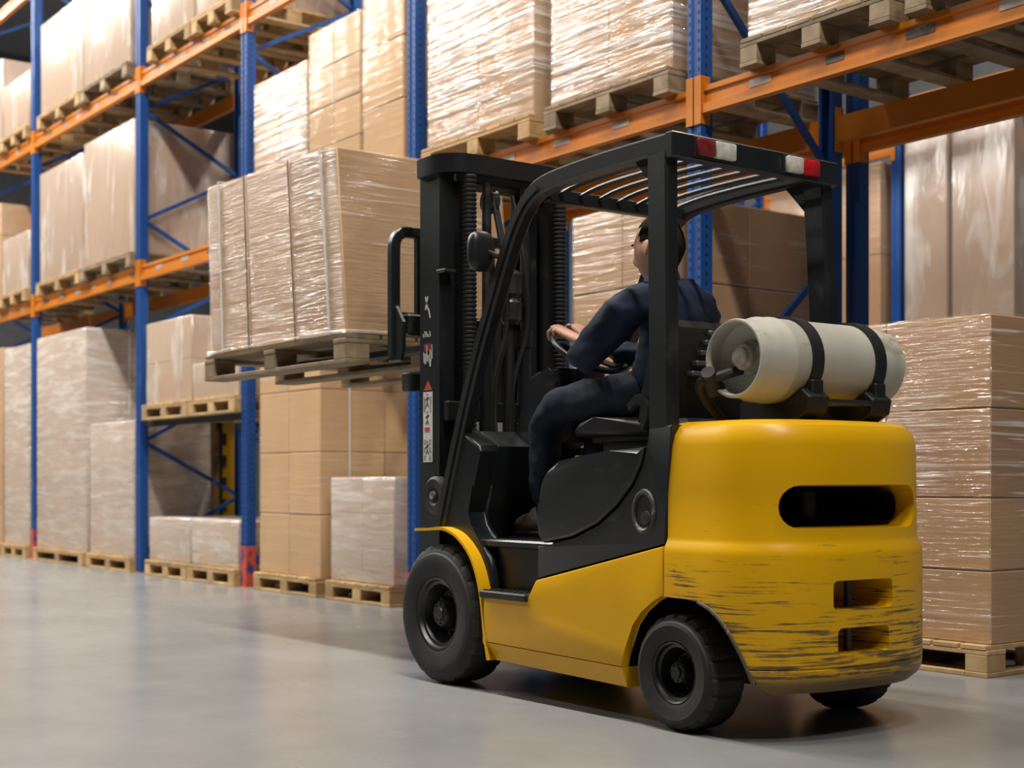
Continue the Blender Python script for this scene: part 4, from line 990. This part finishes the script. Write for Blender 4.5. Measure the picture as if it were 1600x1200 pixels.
# hands gripping the rim: palm plus five curled fingers each
def hand(wrist, grip, s, thumb_dir):
    """wrist point, grip point on the rim; fingers wrap round the rim (s = +1 left hand)"""
    wr, gp = Vector(wrist), Vector(grip)
    d = (gp-wr).normalized()
    rad = (gp-WC); rad -= Wn*rad.dot(Wn); rad.normalize()
    tang = Wn.cross(rad).normalized()
    parts = []
    palm_c = gp + Wn*0.022 + rad*0.012
    kn = [palm_c + tang*(0.033-0.022*i) for i in range(4)]
    vs = [wr, wr.lerp(palm_c, 0.45), palm_c - d*0.03] ; es = [(0, 1), (1, 2)]; rs = [0.026, (0.036, 0.022), (0.038, 0.02)]
    vs.append(palm_c); es.append((2, 3)); rs.append((0.036, 0.018))
    parts.append(skin_mesh('hand', vs, es, rs, M['skin'], DR, 2))
    lens = (0.9, 1.0, 0.96, 0.8)
    for i in range(4):
        k = kn[i]; L = lens[i]
        c = gp + tang*(0.033-0.022*i)                    # centre of the rim under this finger
        r = 0.026
        P = [k - d*0.02, c + Wn*r*0.9 + rad*0.012*L, c + rad*(r*1.0*L) + Wn*0.004, c + rad*r*0.35 - Wn*r*0.95*L, c - rad*r*0.35 - Wn*r*0.9]
        parts.append(skin_mesh('finger', P, [(0, 1), (1, 2), (2, 3), (3, 4)], [0.0105, 0.010, 0.0092, 0.0085, 0.0075], M['skin'], DR, 1))
    tb = palm_c - d*0.035 + tang*thumb_dir*0.03
    P = [tb, tb + tang*thumb_dir*0.018 + d*0.018 + Wn*0.004, gp + tang*thumb_dir*0.056 - rad*0.010 + Wn*0.016, gp + tang*thumb_dir*0.066 - rad*0.022 - Wn*0.004]
    parts.append(skin_mesh('thumb', P, [(0, 1), (1, 2), (2, 3)], [0.014, 0.0125, 0.011, 0.0085], M['skin'], DR, 1))
    return parts
aL, aR = PI+0.62, PI-0.15
hl = hand((-4.55, YC-0.128, 1.445), wp(0.172, aL), 1, 1)
hr = hand((-4.62, YC+0.015, 1.425), wp(0.172, aR), -1, -1)
hd = place(head_mesh(), M['skin'], 'head')
ears = []
for s in (1, -1):
    bm = B(); bmesh.ops.create_uvsphere(bm, u_segments=16, v_segments=12, radius=1)
    for v in bm.verts:
        x, y, z = v.co
        dz = z*0.033; dx = x*0.019*(1+0.25*z)
        v.co = head_point(-0.008+dx-0.004*z, s*(0.086+y*0.008+(0.012 if x < 0 else 0)*(-x)), -0.004+dz)
    ears.append(place(bm, M['skin'], 'ear'))
join_into(body, hl+hr+[hd]+ears)
# hair: close crop that covers crown, back and sides
bm = head_mesh()
kill = []
fw = Vector((-math.cos(yaw), math.sin(yaw), 0))
for f in bm.faces:
    c = f.calc_center_median()-HC; x = c.dot(fw); z = c.z
    if not (z > 0.085+0.12*(x-0.03) or (x < 0.034 and z > 0.030) or (x < -0.035 and z > -0.075) or (x < -0.062)): kill.append(f)
    elif x > 0.055 and z < 0.085: kill.append(f)
bmesh.ops.delete(bm, geom=kill, context='FACES')
bmesh.ops.recalc_face_normals(bm, faces=bm.faces); bm.normal_update()
for v in bm.verts: v.co = HC + (v.co-HC)*1.035
hair = place(bm, M['hair'], 'hair')
sd = hair.modifiers.new('thick', 'SOLIDIFY'); sd.thickness = 0.006; sd.offset = -1
bake(hair)
for s in (1, -1):
    bm = B(); tube(bm, [head_point(0.104-0.006*abs(t-0.5), s*(0.014+0.03*t), 0.022+0.006*math.sin(t*PI)) for t in (0, .25, .5, .75, 1)], 0.0045, 6); place(bm, M['hair'], 'eyebrow')
    bm = B(); bmesh.ops.create_uvsphere(bm, u_segments=12, v_segments=8, radius=0.011)
    bmesh.ops.translate(bm, verts=bm.verts, vec=head_point(0.082, s*0.031, 0.0)); place(bm, M['white'], 'eye')
# jacket
vj = [(-4.225, YC, 1.19), (-4.20, YC, 1.32), (-4.175, YC, 1.46), (-4.19, YC, 1.59), (-4.215, YC, 1.655),
      (-4.185, YC-0.125, 1.60), (-4.205, YC-0.200, 1.565), (-4.295, YC-0.262, 1.455), (-4.372, YC-0.298, 1.355), (-4.455, YC-0.225, 1.395), (-4.54, YC-0.135, 1.442),
      (-4.185, YC+0.125, 1.60), (-4.205, YC+0.200, 1.565), (-4.29, YC+0.25, 1.47), (-4.36, YC+0.27, 1.40), (-4.48, YC+0.15, 1.41), (-4.595, YC+0.025, 1.425)]
ej = [(0, 1), (1, 2), (2, 3), (3, 4), (3, 5), (5, 6), (6, 7), (7, 8), (8, 9), (9, 10), (3, 11), (11, 12), (12, 13), (13, 14), (14, 15), (15, 16)]
rj = [(0.165, 0.13), (0.17, 0.135), (0.185, 0.135), (0.15, 0.11), (0.08, 0.075), 0.098, 0.093, 0.082, 0.074, 0.066, 0.046, 0.098, 0.093, 0.080, 0.072, 0.062, 0.046]
jk = skin_mesh('jacket', vj, ej, rj, M['navy'], DR, 3)
bm = B()
ring = []
for i in range(24):
    a = 2*PI*i/24; ring.append((-4.232+0.075*math.cos(a), YC+0.075*math.sin(a), 1.672+0.012*math.cos(a)))
sweep(bm, ring, rrect(0.018, 0.055, 0.006), (0.2, 0, 1), True)
bm2 = B(); bm.free()
bm = B(); n = 28; R = []
for h, r in ((-0.035, 0.088), (0.0, 0.076), (0.026, 0.070), (0.030, 0.064), (0.0, 0.062)):
    R.append([bm.verts.new((-4.236+r*math.cos(2*PI*i/n), YC+r*math.sin(2*PI*i/n), 1.678+h+0.012*math.cos(2*PI*i/n))) for i in range(n)])
for a, b in zip(R, R[1:]):
    for i in range(n): bm.faces.new((a[i], a[(i+1) % n], b[(i+1) % n], b[i]))
obj('collar', bm, M['navy'], jk, 1.2); bm2.free()
from mathutils import noise as mnoise
def crumple(o, amp, sc):
    me = o.data; nv = [v.normal.copy() for v in me.vertices]
    for v, n in zip(me.vertices, nv):
        p = v.co*sc; v.co = v.co + n*amp*(mnoise.noise(p)+0.6*mnoise.noise(Vector((p.x*1.2, p.y*1.2, p.z*2.6))))
crumple(jk, 0.013, 15)
# trousers
vt = [(-4.20, YC, 1.225), (-4.27, YC-0.085, 1.215), (-4.42, YC-0.125, 1.218), (-4.60, YC-0.155, 1.212), (-4.735, YC-0.165, 1.185), (-4.785, YC-0.168, 1.10), (-4.79, YC-0.168, 0.95), (-4.80, YC-0.165, 0.765),
      (-4.27, YC+0.085, 1.215), (-4.42, YC+0.12, 1.215), (-4.60, YC+0.145, 1.205), (-4.74, YC+0.15, 1.175), (-4.80, YC+0.155, 1.08), (-4.84, YC+0.16, 0.92), (-4.86, YC+0.16, 0.765)]
et = [(0, 1), (1, 2), (2, 3), (3, 4), (4, 5), (5, 6), (6, 7), (0, 8), (8, 9), (9, 10), (10, 11), (11, 12), (12, 13), (13, 14)]
rt = [(0.12, 0.10), 0.108, 0.098, 0.088, 0.078, 0.074, 0.068, 0.062, 0.108, 0.098, 0.088, 0.078, 0.074, 0.068, 0.062]
tro = skin_mesh('trousers', vt, et, rt, M['navy2'], DR, 3)
crumple(tro, 0.009, 14)
for y, x in ((YC-0.165, -4.80), (YC+0.16, -4.86)):
    bm = B(); bmesh.ops.create_uvsphere(bm, u_segments=24, v_segments=14, radius=1)
    for v in bm.verts:
        a, b, c = v.co
        zz = max(-0.75, c)
        top = 0.058*(1-0.35*max(0, -a)) if a < 0 else 0.075
        v.co = Vector((x-0.055+a*0.145, y+b*0.05*(1.05-0.15*abs(a)), 0.692+zz*(top if c > 0 else 0.055)))
    bt = place(bm, M['boot'], 'boot', DR, 1.2)
    bm = B(); bmesh.ops.create_uvsphere(bm, u_segments=24, v_segments=14, radius=1)
    for v in bm.verts:
        a, b, c = v.co; v.co = Vector((x-0.055+a*0.148, y+b*0.053, 0.653+max(-0.6, min(0.5, c))*0.025))
    obj('sole', bm, M['matte'], bt, 1.0)
